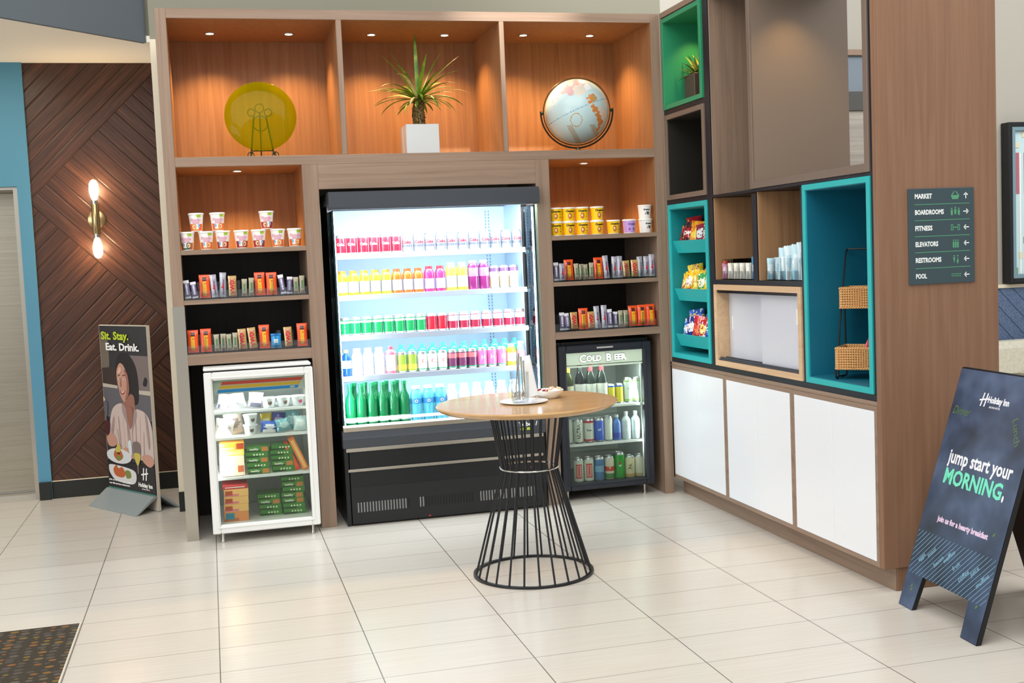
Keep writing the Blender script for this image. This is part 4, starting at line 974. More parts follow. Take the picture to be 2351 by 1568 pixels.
def cup_mesh(rt, rb, h, style):
    b = MB(); W_ = foil('cup_white', (238, 236, 232), 0.35)
    def R(z): return rb+(rt-rb)*z/h
    art = []
    if style[0] == 'noodle':
        c1, c2 = {'o': ((232, 96, 34), (216, 140, 70)), 'r': ((158, 26, 44), (176, 92, 62)), 'g': ((190, 110, 50), (60, 96, 84))}[style[1]]
        mats = [W_, foil('cup_art_%d_%d_%d' % c1, c1, .35), foil('cup_art_%d_%d_%d' % c2, c2, .35), foil('cup_lime', (156, 190, 30), .35), foil('cup_pink', (222, 168, 186), .35), foil('cup_blue', (104, 182, 218), .35), foil('cup_cream', (240, 208, 160), .35)]
    elif style[0] == 'oats':
        mats = [foil('cup_yellow', (250, 204, 8), .35), W_, foil('cup_heart', (190, 104, 50), .35), mat('print_40_30_20', (40, 30, 20), .4), foil('cup_cream', (240, 208, 160), .35), W_, W_]
    elif style[0] == 'lilac':
        mats = [foil('cup_lilac', (196, 158, 222), .35), W_, foil('cup_violet', (134, 82, 168), .35), mat('print_100_60_140', (100, 60, 140), .4), W_, W_, W_]
    else:
        mats = [W_, W_, foil('cup_red', (200, 60, 60), .35), mat('print_60_60_66', (60, 60, 66), .4), foil('cup_tealdot', (60, 150, 170), .35), W_, W_]
    top = 1 if style[0] in ('oats', 'lilac') else 0
    b.lathe([(rb, 0), (R(0.004), 0.004), (R(h-0.010), h-0.010), (rt*1.05, h-0.009), (rt*1.05, h-0.003), (rt*0.98, h), (0.0001, h)], (0, 0, 0), 28, [top, 0, top, top, top, top])
    def blob(a, z, ra, rz, m, lift=0.0006, n=16):
        pts = ell(a, z, ra, rz, n); ring = [((R(z_)+lift)*math.sin(x_/rt), -(R(z_)+lift)*math.cos(x_/rt), z_) for x_, z_ in pts]
        c = ((R(z)+lift)*math.sin(a/rt), -(R(z)+lift)*math.cos(a/rt), z)
        b.add(ring+[c], [(i, (i+1) % n, n) for i in range(n)], m)
    def patch(a0, a1, z0, z1, m, lift=0.0005, k=8):
        vs = []
        for i in range(k+1):
            a = a0+(a1-a0)*i/k
            for z in (z0, z1): vs.append(((R(z)+lift)*math.sin(a/rt), -(R(z)+lift)*math.cos(a/rt), z))
        b.add(vs, [(2*i, 2*i+2, 2*i+3, 2*i+1) for i in range(k)], m)
    T = lambda s_, sz, z0, a0, m, off=0.0008: b.text(s_, sz, lambda x, y: ((R(z0+y)+0.0012)*math.sin((x+a0)/rt), -(R(z0+y)+0.0012)*math.cos((x+a0)/rt), z0+y), m, off)
    w = rt
    if style[0] == 'noodle':
        f = style[2]
        patch(-1.2*w, -0.62*w, 0.004, h*.40, 1); patch(0.45*w, 1.2*w, 0.004, h*.40, 1); patch(-0.62*w, .45*w, 0.004, h*.12, 2)
        blob(f*.35*w, h*.25, w*.42, h*.19, 2, .0009); blob(f*.35*w, h*.25, w*.28, h*.12, 6, .0012); blob(f*.28*w, h*.24, w*.12, h*.06, 1, .0015)
        blob(-f*.48*w, h*.30, w*.17, h*.09, 5, .0014)
        patch(f*.2*w, f*.78*w if f > 0 else f*.78*w, h*.76, h*.90, 3, .0008) if f > 0 else patch(.15*w, .72*w, h*.76, h*.90, 3, .0008)
        T('Noodle', w*.50, h*.62, -.08*w, 4, .0018); T('Bowl', w*.50, h*.48, -.02*w, 4, .0018)
    elif style[0] == 'oats':
        T('Cheerios', w*.42, h*.72, 0, 3); blob(-.1*w, h*.38, w*.33, h*.22, 2, .0008); blob(-.16*w, h*.40, w*.16, h*.10, 4, .0011)
        patch(.55*w, .85*w, h*.3, h*.34, 3); patch(.55*w, .85*w, h*.5, h*.53, 3)
    elif style[0] == 'lilac':
        T('Crunch', w*.42, h*.66, 0, 3); blob(-.4*w, h*.3, w*.18, h*.10, 2); blob(.35*w, h*.3, w*.2, h*.1, 2)
    else:
        T('frosted', w*.34, h*.66, .1*w, 3); blob(.3*w, h*.4, w*.2, h*.12, 3); blob(-.1*w, h*.36, w*.1, h*.06, 2); blob(.05*w, h*.46, w*.12, h*.05, 4)
    return b.mesh('cup', mats)

# instant noodle cups
nc = [(0.941, 0, 'g', 1), (1.048, 0, 'o', 1), (1.142, 0, 'r', 1), (1.248, 0, 'r', 1), (1.348, 0, 'r', -1), (1.458, 0, 'o', 1), (1.556, 0, 'o', 1), (0.998, 1, 'o', -1), (1.118, 1, 'o', 1), (1.398, 1, 'r', -1)]
cache = {}
lb = ['leftmost noodle cup of the lower row on the left top shelf, green side showing', 'second noodle cup from left in the lower row of left top shelf', 'third noodle cup from left in the lower row of left top shelf', 'middle noodle cup in the lower row of the left top shelf', 'fifth noodle cup from left in the lower row of left top shelf', 'orange noodle cup second from right in the lower row, left top shelf', 'rightmost orange noodle cup in the lower row of the left top shelf', 'orange noodle cup stacked on top at far left of left shelf', 'orange noodle cup stacked on top, second from the left, left shelf', 'red noodle cup stacked alone on top to the right, left shelf']
for i, (x, lv, c, f) in enumerate(nc):
    k = ('n', c, f)
    if k not in cache: cache[k] = cup_mesh(0.043, 0.031, 0.106, ('noodle', c, f))
    put('noodle_cup', cache[k], (x, 0.062, 1.6945+lv*0.1065), (0, 0, 0.12*((i*3) % 5-2)/2), lb[i], 'cup', 'noodle cups on the left shelf')
cc = [(3.180, 0), (3.262, 0), (3.352, 0), (3.450, 0), (3.560, 0), (3.180, 1), (3.262, 1), (3.352, 1), (3.453, 1)]
om = cup_mesh(0.042, 0.035, 0.088, ('oats',))
for i, (x, lv) in enumerate(cc):
    n_, k_ = (5, i) if lv == 0 else (4, i-5)
    put('cereal_cup', om, (x, 0.062, 1.6945+lv*0.0885), (0, 0, 0.2*((i*3) % 5-2)/2), 'yellow cereal cup in the %s row on the right top shelf, %s' % ('upper' if lv else 'lower', nth(k_, n_)), 'cup', 'yellow cereal cups on the right shelf')
put('cereal_cup', cup_mesh(0.042, 0.036, 0.088, ('lilac',)), (3.668, 0.062, 1.6945), (0, 0, 0.1), 'lilac cereal cup on the right top shelf', 'cup')
fm = cup_mesh(0.043, 0.036, 0.088, ('white',))
put('cereal_cup', fm, (3.778, 0.062, 1.6945), (0, 0, 0.1), 'lower white cereal cup at the right end of the shelf', 'cup')
put('cereal_cup', fm, (3.776, 0.062, 1.783), (0, 0, -0.1), 'upper white cereal cup stacked at the right end of the shelf', 'cup')

# candy bars: pillow packs with crimped ends
def pack_mesh(w, h, d, kind, nx=10, nz=18, seed=1):
    rr = random.Random(seed); b = MB()
    pal = {'orange': [(238, 82, 26), (70, 34, 20), (222, 176, 30), (240, 96, 60)], 'gold': [(186, 150, 88), (196, 26, 48), (226, 196, 140), (120, 62, 40)], 'brown': [(110, 96, 130), (64, 74, 160), (224, 222, 230), (150, 140, 165)],
           'beige': [(166, 158, 130), (86, 128, 86), (196, 186, 160), (132, 112, 92)], 'silver': [(158, 156, 170), (112, 72, 108), (196, 196, 206), (120, 120, 140)], 'blue': [(28, 158, 220), (240, 240, 240), (16, 120, 190), (210, 120, 110)]}[kind]
    mats = [foil('wrap_%d_%d_%d' % c, c, 0.3) for c in pal]+[foil('wrap_text_red', (198, 24, 46), .35), foil('wrap_text_yellow', (232, 206, 40), .35), foil('wrap_text_white', (244, 244, 244), .35)]
    dep = {}
    def D(u, v):
        e = max(0, 1-abs(u)**3)**0.6; k = min(1, max(0, (v-.07)/.12))*min(1, max(0, (.93-v)/.12)); k = k*k*(3-2*k)
        return d/2*e*(0.10+0.9*k)
    for side in (-1, 1):
        vs = []; fs = []; ms = []
        for j in range(nz+1):
            for i in range(nx+1):
                u, v = 2*i/nx-1, j/nz; z = v*h
                if j in (0, nz): z += (0.0014 if i % 2 else 0)*(1 if j else -1)
                if j == 0: z = max(z, 0)
                vs.append((u*w/2*(1-0.05*math.sin(math.pi*v)), side*D(u, v)+(rr.uniform(-.0005, .0005) if 0 < i < nx else 0), z))
        for j in range(nz):
            for i in range(nx):
                q = (j*(nx+1)+i, j*(nx+1)+i+1, (j+1)*(nx+1)+i+1, (j+1)*(nx+1)+i); fs.append(q if side < 0 else q[::-1])
                u, v = (2*(i+.5)/nx-1), (j+.5)/nz; m = 0
                if kind == 'orange': m = 1 if (abs(u) < .42 and v > .70 and v < .9) else (3 if u < -.8 else 0)
                elif kind == 'gold': m = 3 if v < .08 else (2 if u < -.6 else 0)
                elif kind == 'brown': m = 1 if abs(u) < .5 and .2 < v < .8 else (2 if v > .86 or v < .10 else 0)
                elif kind == 'beige': m = 1 if abs(u) < .45 and .3 < v < .75 else (2 if abs(u) > .7 else (3 if v < .12 else 0))
                elif kind == 'silver': m = 1 if abs(u-.2) < .28 and .1 < v < .75 else (2 if u < -.3 else 0)
                elif kind == 'blue': m = 1 if abs(u) < .5 and .35 < v < .6 else (2 if v > .8 else 0)
                ms.append(m)
        b.add(vs, fs, ms)
    def TT(s_, size, m, zc, off=0.001):
        b.text(s_, size, lambda x, y: (y if False else -y, -(D(max(-.95, min(.95, -y*2/w)), max(.02, min(.98, (zc+x)/h)))+0.0014), zc+x), m, off)
    if kind == 'orange': TT("REESE'S", w*.42, 5, h*.40, .0012)
    elif kind == 'gold': TT('TWIX', w*.72, 4, h*.50, .002)
    elif kind == 'brown': TT('SNICKERS', w*.42, 6, h*.5, .0006)
    elif kind == 'silver': TT('Bar', w*.5, 4, h*.45, .0008)
    return b.mesh('candy_bar', mats)
PK = {'orange': (0.062, 0.135, 0.022), 'gold': (0.048, 0.122, 0.018), 'brown': (0.033, 0.106, 0.018), 'beige': (0.030, 0.100, 0.018), 'silver': (0.038, 0.140, 0.016), 'blue': (0.060, 0.084, 0.030)}
PM = {}
words_ = {'orange': 'orange peanut butter candy pack', 'gold': 'gold and red wafer bar', 'brown': 'purple and blue chocolate bar', 'beige': 'beige and green snack bar', 'silver': 'tall silver wrapped bar', 'blue': 'small bright blue candy bag'}
rows_ = [
 ('upper left candy shelf', 1.4135, [(0.928, 'brown', 1, -.10), (0.968, 'brown', .9, -.12), (1.023, 'orange', 1, 0), (1.080, 'silver', .95, -.08), (1.122, 'silver', 1.02, .06), (1.181, 'gold', 1, 0), (1.246, 'beige', 1, .03), (1.286, 'beige', 1.05, .05), (1.338, 'orange', 1, 0), (1.405, 'orange', .98, 0), (1.474, 'brown', 1.08, -.14), (1.508, 'brown', .95, .06), (1.547, 'beige', .98, 0), (1.583, 'beige', 1.05, .02)]),
 ('lower left candy shelf', 1.0985, [(0.938, 'orange', .97, 0), (1.012, 'orange', 1, 0), (1.073, 'beige', .98, -.03), (1.107, 'beige', 1, .02), (1.142, 'beige', .96, 0), (1.175, 'beige', 1.02, .03), (1.221, 'gold', 1, -.04), (1.282, 'gold', 1.03, -.08), (1.346, 'orange', 1.03, 0), (1.412, 'blue', 1, 0), (1.488, 'gold', .97, -.04), (1.568, 'orange', 1.01, 0)]),
 ('upper right candy shelf', 1.4135, [(3.166, 'brown', 1.08, 0), (3.205, 'silver', .76, .03), (3.253, 'orange', .96, 0), (3.303, 'beige', 1.02, -.04), (3.335, 'beige', .97, .02), (3.367, 'beige', .95, -.03), (3.399, 'beige', 1.04, .02), (3.450, 'orange', 1, 0), (3.506, 'silver', 1.03, -.05), (3.553, 'silver', .97, .04), (3.593, 'silver', .98, .02), (3.641, 'gold', .87, -.03), (3.693, 'gold', .90, 0), (3.738, 'silver', .92, -.05), (3.774, 'silver', .92, .04), (3.810, 'silver', 1, .02)]),
 ('lower right candy shelf', 1.0985, [(3.192, 'brown', 1.06, 0), (3.228, 'brown', 1.0, -.03), (3.276, 'gold', .90, -.02), (3.334, 'orange', .98, 0), (3.390, 'gold', .88, -.04), (3.433, 'silver', 1.0, -.04), (3.475, 'silver', 1.03, 0), (3.515, 'brown', 1.1, 0), (3.551, 'brown', .92, .03), (3.586, 'beige', 1.05, 0), (3.621, 'beige', 1.04, .03), (3.674, 'orange', .97, 0), (3.734, 'orange', .99, 0), (3.795, 'orange', 1.0, 0)]),
]
for sh, z, its in rows_:
    cnt = {}
    for x, k, s_, ti in its: cnt[k] = cnt.get(k, 0)+1
    seen = {}
    for i, (x, k, s_, ti) in enumerate(its):
        if k not in PM: PM[k] = pack_mesh(*PK[k], k)
        j = seen.get(k, 0); seen[k] = j+1
        o = put('candy_bar', PM[k], (x, 0.052+0.004*(i % 3), z+0.0005+abs(ti)*PK[k][0]*0.45), (-0.10, ti, 0.06*((i*5) % 3-1)), '%s on the %s%s' % (words_[k], sh, '' if cnt[k] == 1 else ', '+nth(j, cnt[k])), 'candy', 'candy bars on the shelves')
        o.scale = (1, 1, s_)
# acrylic bins the bars stand in
def bin_mesh(w, d, hf, hs):
    b = MB(); e = 0.0022
    b.box(-w/2, w/2, 0, e, 0, hf); b.box(-w/2, -w/2+e, e, d, 0, hs); b.box(w/2-e, w/2, e, d, 0, hs); b.box(-w/2+e, w/2-e, e, d, 0, 0.004); b.box(-w/2+e, w/2-e, d-e, d, 0, hs)
    return b.mesh('acrylic_bin', [acrylic], False)
bm1 = bin_mesh(0.098, 0.24, 0.05, 0.10)
for sh, z, x0, x1 in (('upper left', 1.4053, 0.905, 1.612), ('lower left', 1.0903, 0.905, 1.612), ('upper right', 1.4053, 3.132, 3.829), ('lower right', 1.0903, 3.132, 3.829)):
    for i in range(7):
        put('acrylic_bin', bm1, (x0+(i+.5)*(x1-x0)/7, 0.026, z+0.0003), (0, 0, 0), 'clear acrylic bin holding candy bars on the %s shelf, %s' % (sh, nth(i, 7)), 'bin', 'clear candy bins on the shelves')

# ---- drinks in the tall cooler
R0 = 0.0325
mk = {
 'red': can_mesh(R0, 0.115, [(196, 22, 44)], 'Coke', (245, 235, 235), tsize=0.022), 'diet': can_mesh(R0, 0.115, [(112, 115, 126), (84, 87, 100), (150, 20, 50)], 'Coke', (130, 0, 30), tsize=0.027, bands=((0.03, 0.045, 1),)),
 'green': can_mesh(R0, 0.110, [(20, 150, 84), (236, 240, 236)], None, (245, 245, 245), bands=((0.075, 0.088, 1),)), 'cola_red': can_mesh(R0, 0.108, [(188, 24, 48)], None), 'maroon': can_mesh(R0, 0.108, [(160, 36, 66), (216, 206, 214)], None, bands=((0.055, 0.088, 1),)),
 'yellow': bottle_mesh(0.032, 0.150, (206, 200, 40), (236, 130, 40), (168, 168, 160), (.12, .56), .26, '%', shape=1), 'orangeb': bottle_mesh(0.032, 0.150, (226, 96, 30), (226, 90, 36), (176, 168, 172), (.12, .56), .26, 'O', shape=1),
 'pink': bottle_mesh(0.033, 0.158, (214, 50, 110), (220, 60, 80), (176, 150, 190), (.12, .52), .26, 'O', shape=1), 'tallyellow': bottle_mesh(0.034, 0.175, (236, 226, 70), (236, 230, 200), (206, 206, 196), (.12, .52), .24, 'O', shape=1),
 'purple': bottle_mesh(0.033, 0.182, (136, 40, 110), (210, 190, 210), (170, 120, 170), (.45, .75), .2, 'O', shape=1), 'tan': can_mesh(0.031, 0.142, [(190, 166, 140), (236, 226, 214), (110, 80, 120)], None, bands=((0.075, 0.105, 1), (0.105, 0.130, 2))),
 'blueb': bottle_mesh(0.030, 0.160, (30, 92, 210), (240, 240, 120), (226, 236, 250), (.3, .6), .3), 'pinkb': bottle_mesh(0.034, 0.166, (226, 120, 140), (220, 90, 110), (236, 190, 196), (.1, .7), .24),
 'greencarton': can_mesh(0.031, 0.126, [(146, 176, 60), (236, 214, 70)], None, bands=((0.02, 0.05, 1),)), 'whitecan': can_mesh(0.031, 0.122, [(236, 238, 238), (28, 160, 110)], 'C', (226, 120, 110), bands=((0.012, 0.018, 1),), tsize=0.04),
 'darkcan': can_mesh(0.031, 0.122, [(110, 50, 92), (230, 120, 130), (28, 160, 110)], None, bands=((0.07, 0.10, 1), (0.012, 0.018, 2))), 'rosecan': can_mesh(0.031, 0.122, [(226, 110, 170), (28, 160, 110)], 'H', (245, 190, 216), bands=((0.012, 0.018, 1),), tsize=0.04),
 'yellowb': bottle_mesh(0.030, 0.135, (240, 214, 50), (236, 240, 200), (240, 236, 200), (.2, .6), .26, shape=1), 'greyb': bottle_mesh(0.029, 0.150, (120, 140, 190), (220, 226, 236), (206, 130, 150), (.2, .6), .26, shape=1),
 'tealtall': bottle_mesh(0.030, 0.168, (60, 190, 150), (60, 196, 160), (226, 246, 240), (.3, .5), .24), 'whiteb': bottle_mesh(0.032, 0.165, (240, 244, 246), (236, 240, 246), (230, 236, 246), (.3, .6), .28, shape=1),
 'soda_green': bottle_mesh(0.033, 0.262, (14, 120, 70), (16, 150, 90), (200, 230, 214), (.10, .22), .46), 'waterpack': bottle_mesh(0.037, 0.225, (96, 200, 226), (230, 240, 246), (60, 150, 214), (.52, .66), .24, 'O', shape=1), 'clearb': bottle_mesh(0.035, 0.220, (236, 246, 250), (236, 244, 250), (236, 246, 250), (.3, .6), .26, shape=1),
}
desc = {'red': 'red soda can', 'diet': 'silver diet soda can', 'green': 'green soda can', 'cola_red': 'bright red soda can', 'maroon': 'maroon banded soda can', 'yellow': 'yellow juice bottle', 'orangeb': 'orange juice bottle', 'pink': 'pink juice bottle', 'tallyellow': 'tall yellow juice bottle', 'purple': 'tall purple bottle', 'tan': 'tan coffee drink', 'blueb': 'blue bottle', 'pinkb': 'pale pink bottle', 'greencarton': 'green and yellow can', 'whitecan': 'white can with pink mark', 'darkcan': 'dark plum can', 'rosecan': 'rose pink can', 'yellowb': 'yellow bottle', 'greyb': 'grey blue bottle', 'tealtall': 'tall teal bottle in the rear row', 'whiteb': 'white bottle', 'soda_green': 'green soda bottle', 'waterpack': 'light blue water bottle', 'clearb': 'clear water bottle'}
def rng(a, b_, n): return [a+(b_-a)*i/(n-1) for i in range(n)]
lv = [
 ('first shelf', 1.634, [(x, 'red') for x in (1.838, 1.906, 1.974, 2.042, 2.110, 2.178)]+[(x, 'diet') for x in rng(2.248, 2.950, 11)]),
 ('second shelf', 1.383, [(x, 'yellow') for x in (1.838, 1.905, 1.972, 2.039, 2.106)]+[(x, 'orangeb') for x in (2.173, 2.240, 2.307)]+[(2.376, 'pink'), (2.446, 'pink')]+[(2.517, 'tallyellow'), (2.588, 'tallyellow')]+[(2.658, 'purple'), (2.727, 'purple')]+[(x, 'tan') for x in (2.793, 2.857, 2.921)]),
 ('third shelf', 1.138, [(x, 'green') for x in rng(1.838, 2.309, 8)]+[(x, 'cola_red') for x in (2.377, 2.444)]+[(x, 'maroon') for x in rng(2.512, 2.950, 7)]),
 ('fourth shelf', 0.889, [(1.836, 'blueb')]+[(x, 'whiteb') for x in (1.902, 1.970, 2.038)]+[(2.110, 'pinkb')]+[(2.180, 'greencarton'), (2.244, 'greencarton')]+[(x, 'whitecan') for x in (2.308, 2.372, 2.436)]+[(x, 'darkcan') for x in (2.500, 2.564, 2.628)]+[(x, 'rosecan') for x in (2.692, 2.756, 2.820)]+[(2.884, 'yellowb'), (2.948, 'greyb')]),
 ('bottom deck', 0.585, [(x, 'soda_green') for x in rng(1.836, 2.168, 6)]+[(x, 'waterpack') for x in (2.240, 2.316, 2.392)]+[(x, 'clearb') for x in rng(2.466, 2.946, 7)]),
]
for sh, z, its in lv:
    cnt = {}; seen = {}
    for x, k in its: cnt[k] = cnt.get(k, 0)+1
    yy = 0.184 if z > 0.6 else 0.085
    for x, k in its:
        j = seen.get(k, 0); seen[k] = j+1
        nm = 'bottle' if ('bottle' in desc[k]) else 'drink_can'
        put(nm, mk[k], (x, yy, z), (0, 0, random.uniform(-.3, .3)), '%s on the %s of the tall cooler%s' % (desc[k], sh, '' if cnt[k] == 1 else ', '+nth(j, cnt[k])), 'bottle' if nm == 'bottle' else 'can', 'drinks in the tall cooler')
xs = rng(2.19, 2.93, 12)
for i, x in enumerate(xs): put('bottle', mk['tealtall'], (x, 0.255, 0.889), (0, 0, 0), 'tall teal bottle in rear row of cooler fourth shelf, '+nth(i, 12), 'bottle', 'teal bottles in the rear row')
for i, x in enumerate(rng(1.870, 2.136, 5)): put('bottle', mk['soda_green'], (x, 0.150, 0.585), (0, 0, 0.5), 'green soda bottle in second row of cooler bottom deck, '+nth(i, 5), 'bottle', 'green bottles in the second row')

# ---- beer cooler stock
bk = {
 'wine_gold': bottle_mesh(0.036, 0.300, (52, 58, 24), (214, 168, 60), (226, 220, 196), (.10, .45), .54, cl=0.112), 'wine_dark': bottle_mesh(0.036, 0.300, (26, 28, 20), (90, 92, 40), (226, 226, 220), (.10, .48), .54, cl=0.112), 'wine_black': bottle_mesh(0.037, 0.300, (22, 26, 30), (40, 44, 48), (232, 232, 230), (.12, .48), .54, cl=0.112),
 'wine_red': bottle_mesh(0.037, 0.300, (40, 50, 46), (186, 62, 74), (228, 230, 222), (.12, .47), .54, cl=0.112), 'yellowcan': can_mesh(0.026, 0.128, [(214, 200, 36), (40, 96, 190)], None, bands=((0.108, 0.118, 1),)), 'seltzer': can_mesh(0.029, 0.160, [(206, 222, 212), (150, 190, 110)], '*', (70, 130, 110), bands=((0.010, 0.024, 1), (0.135, 0.146, 1)), tsize=0.03),
 'paleslim': can_mesh(0.029, 0.160, [(214, 220, 208)], None), 'ultra': can_mesh(0.0335, 0.156, [(206, 212, 202)], 'ULTRA', (30, 40, 44), vert=True, tsize=0.030), 'redwhite': can_mesh(0.033, 0.156, [(214, 216, 208), (190, 36, 52)], 'Beer', (120, 126, 130), bands=((0.012, 0.022, 1), (0.128, 0.142, 1)), tsize=0.018),
 'bluecan': can_mesh(0.033, 0.154, [(24, 84, 196)], 'ail', (200, 220, 245), tsize=0.024), 'bluealu': bottle_mesh(0.028, 0.165, (70, 116, 200), (196, 204, 214), (30, 60, 170), (.08, .30), .36), 'clearalu': bottle_mesh(0.030, 0.180, (206, 222, 226), (230, 236, 238), (212, 226, 232), (.3, .6), .34, '*', (200, 90, 100), 0),
 'whitered': can_mesh(0.0325, 0.160, [(206, 214, 200)], None), 'teablue': can_mesh(0.0325, 0.158, [(64, 116, 168), (120, 170, 206)], None, bands=((0.06, 0.10, 1),)), 'orchard': can_mesh(0.0325, 0.158, [(214, 206, 186), (206, 62, 44), (70, 140, 70)], 'R', (236, 210, 180), bands=((0.060, 0.090, 1), (0.012, 0.045, 2)), tsize=0.02), 'star': can_mesh(0.034, 0.176, [(38, 150, 50), (200, 30, 50)], 'all', (230, 240, 230), tsize=0.018, star=1),
 'craft': can_mesh(0.034, 0.150, [(216, 206, 170), (190, 160, 96)], 'IPA', (36, 46, 56), vert=True, tsize=0.03, bands=((0.012, 0.03, 1),)), 'craft2': can_mesh(0.034, 0.150, [(214, 214, 196), (190, 180, 130)], None, bands=((0.012, 0.03, 1),)),
}
def redlabel():
    b = MB()
    return None
bits = [
 ('top', 0.598, [(3.240, 'wine_gold', 'gold capsule wine bottle'), (3.322, 'wine_black', 'black capsule wine bottle with white label'), (3.392, 'wine_red', 'red capsule wine bottle'), (3.468, 'wine_red', 'red capsule wine bottle'), (3.530, 'yellowcan', 'yellow can with blue rim'), (3.586, 'yellowcan', 'yellow can with blue rim'), (3.646, 'seltzer', 'pale green seltzer can'), (3.706, 'seltzer', 'pale green seltzer can')]),
 ('middle', 0.358, [(3.228, 'paleslim', 'plain pale slim can'), (3.296, 'ultra', 'pale can with dark vertical lettering'), (3.368, 'redwhite', 'grey can with red top and base bands'), (3.438, 'bluecan', 'bright blue can'), (3.500, 'paleslim', 'plain pale slim can'), (3.560, 'bluealu', 'blue aluminium bottle'), (3.625, 'clearalu', 'clear bottle'), (3.690, 'clearalu', 'clear bottle')]),
 ('bottom', 0.1005, [(3.288, 'whitered', 'pale can with red label panel'), (3.358, 'whitered', 'pale can with red label panel'), (3.430, 'teablue', 'blue can with light blue band'), (3.500, 'orchard', 'cream, red and green can'), (3.570, 'star', 'tall green can with red star'), (3.640, 'craft', 'cream can with dark vertical lettering'), (3.708, 'craft2', 'plain cream can')]),
]
for sh, z, its in bits:
    cnt = {}; seen = {}
    for x, k, d_ in its: cnt[k] = cnt.get(k, 0)+1
    for x, k, d_ in its:
        j = seen.get(k, 0); seen[k] = j+1
        o = put('bottle' if 'bottle' in d_ else 'drink_can', bk[k], (x, 0.135, z+0.0005), (0, 0, -0.2), '%s on the %s beer cooler shelf%s' % (d_, sh, '' if cnt[k] == 1 else ', '+('left' if j == 0 else 'right')+' one'), 'bottle' if 'bottle' in d_ else 'can', 'drinks in the beer cooler')
# red label panel on the two pale cans
lm = MB(); r_ = 0.0325
for m_, a_, z0, z1, lf in ((0, .62, .030, .122, .0005), (1, .48, .038, .114, .0009), (0, .10, .045, .108, .0013)):
    vs = []
    for i in range(9):
        a = -a_+2*a_*i/8
        for z in (z0, z1): vs.append(((r_+lf)*math.sin(a), -(r_+lf)*math.cos(a), z))
    lm.add(vs, [(2*i, 2*i+2, 2*i+3, 2*i+1) for i in range(8)], m_)
lmm = lm.mesh('label_panel', [mat('label_red', (196, 50, 52), 0.5), mat('label_pale_red', (220, 150, 140), 0.5)])
for o in [o for o in list(COL.objects) if o.data == bk['whitered']]:
    p = bpy.data.objects.new('label_panel', lmm); COL.objects.link(p); p.parent = o

# ---- freezer stock
def carton(w, h, d, cols, txt=None, tcol=(240, 240, 230), dots=None, picture=None):
    b = MB(); ms = [mat('carton_%d_%d_%d' % c, c, 0.45) for c in cols]+[mat('print_%d_%d_%d' % tcol, tcol, 0.4)]
    b.box(-w/2, w/2, 0, d, 0, h, 0, 0.0012); n = len(cols)
    if picture: b.box(picture[0]*w-w/2, picture[1]*w-w/2, -0.0006, -0.0001, h*picture[2], h*picture[3], 1)
    if n > 2: b.box(-w/2+0.002, w*0.1, -0.0005, -0.0001, h*0.08, h*0.35, 2)
    if txt: b.text(txt, h*0.55, FY(-w*.18, -0.0008, h*.55), n, 0.0006)
    if dots:
        for i in range(dots): b.box(-w*.15+i*w*.13, -w*.15+i*w*.13+w*.07, -0.0008, -0.0001, h*.38, h*.68, n)
    return b.mesh('carton', ms)
G = [(76, 138, 58), (206, 132, 70), (34, 70, 34)]
g1 = carton(0.130, 0.0315, 0.16, G, 'healthy', (236, 240, 220), None, (.66, .94, .1, .9)); g2 = carton(0.130, 0.0315, 0.16, [(70, 134, 56), (120, 170, 80), (30, 66, 30)], None, (232, 236, 200), 4)
o1 = carton(0.140, 0.040, 0.18, [(250, 176, 60), (190, 70, 36), (252, 222, 130)], None, (250, 240, 220), None, (.68, .97, .1, .9)); o2 = carton(0.140, 0.034, 0.18, [(250, 226, 110), (252, 236, 160)], None, (250, 240, 220), None, (.1, .9, .3, .6)); o3 = carton(0.140, 0.118, 0.18, [(252, 226, 200), (210, 110, 70), (252, 238, 220)], None, (214, 90, 80), None, (.72, .96, .18, .5))
o4 = carton(0.140, 0.044, 0.18, [(252, 196, 120), (196, 84, 50), (236, 130, 150)], None, (250, 240, 220), None, (.05, .35, .2, .8)); o5 = carton(0.140, 0.056, 0.18, [(236, 150, 90), (44, 140, 168), (190, 110, 70)], None, (250, 240, 220), None, (.06, .42, .25, .9)); o6 = carton(0.140, 0.022, 0.18, [(206, 52, 58), (250, 236, 226)], None, (250, 240, 220), None, (.1, .9, .35, .6))
def stack(name_label, x, y, z, meshes, jit, group, cat='box'):
    zz = z; n = len(meshes)
    for i, (me, h) in enumerate(meshes):
        pos = 'bottom' if i == 0 else ('top' if i == n-1 else ORD[i]+' up')
        put('food_carton', me, (x+jit*((i*5) % 4-1.5), y, zz+0.0004), (0, 0, 0.02*((i*3) % 3-1)), '%s, %s' % (name_label, pos), cat, group); zz += h+0.0006
stack('frozen food box in left stack on third freezer shelf', 1.118, -0.06, 0.373, [(o3, .118), (o2, .034), (o1, .040)], 0.002, 'boxes in the freezer')
stack('slim green box in middle stack on third freezer shelf', 1.262, -0.055, 0.373, [(g1, .0315), (g2, .0315), (g1, .0315), (g2, .0315), (g1, .0315)], -0.003, 'boxes in the freezer')
stack('slim green box in right stack on third freezer shelf', 1.404, -0.05, 0.373, [(g2, .0315), (g1, .0315), (g2, .0315), (g2, .0315), (g2, .0315)], -0.003, 'boxes in the freezer')
stack('frozen food box in left stack on freezer floor', 1.125, -0.06, 0.1055, [(o5, .056), (o4, .044), (o4, .044), (o4, .044), (o6, .022)], 0.002, 'boxes in the freezer')
stack('slim green box in middle stack on freezer floor', 1.320, 0.02, 0.1055, [(g2, .0315), (g2, .0315), (g1, .0315), (g2, .0315)], -0.004, 'boxes in the freezer')
stack('slim green box in right stack on freezer floor', 1.458, 0.0, 0.1055, [(g2, .0315), (g2, .0315), (g1, .0315), (g1, .0315), (g2, .0315), (g1, .0315), (g2, .0315)], -0.003, 'boxes in the freezer')
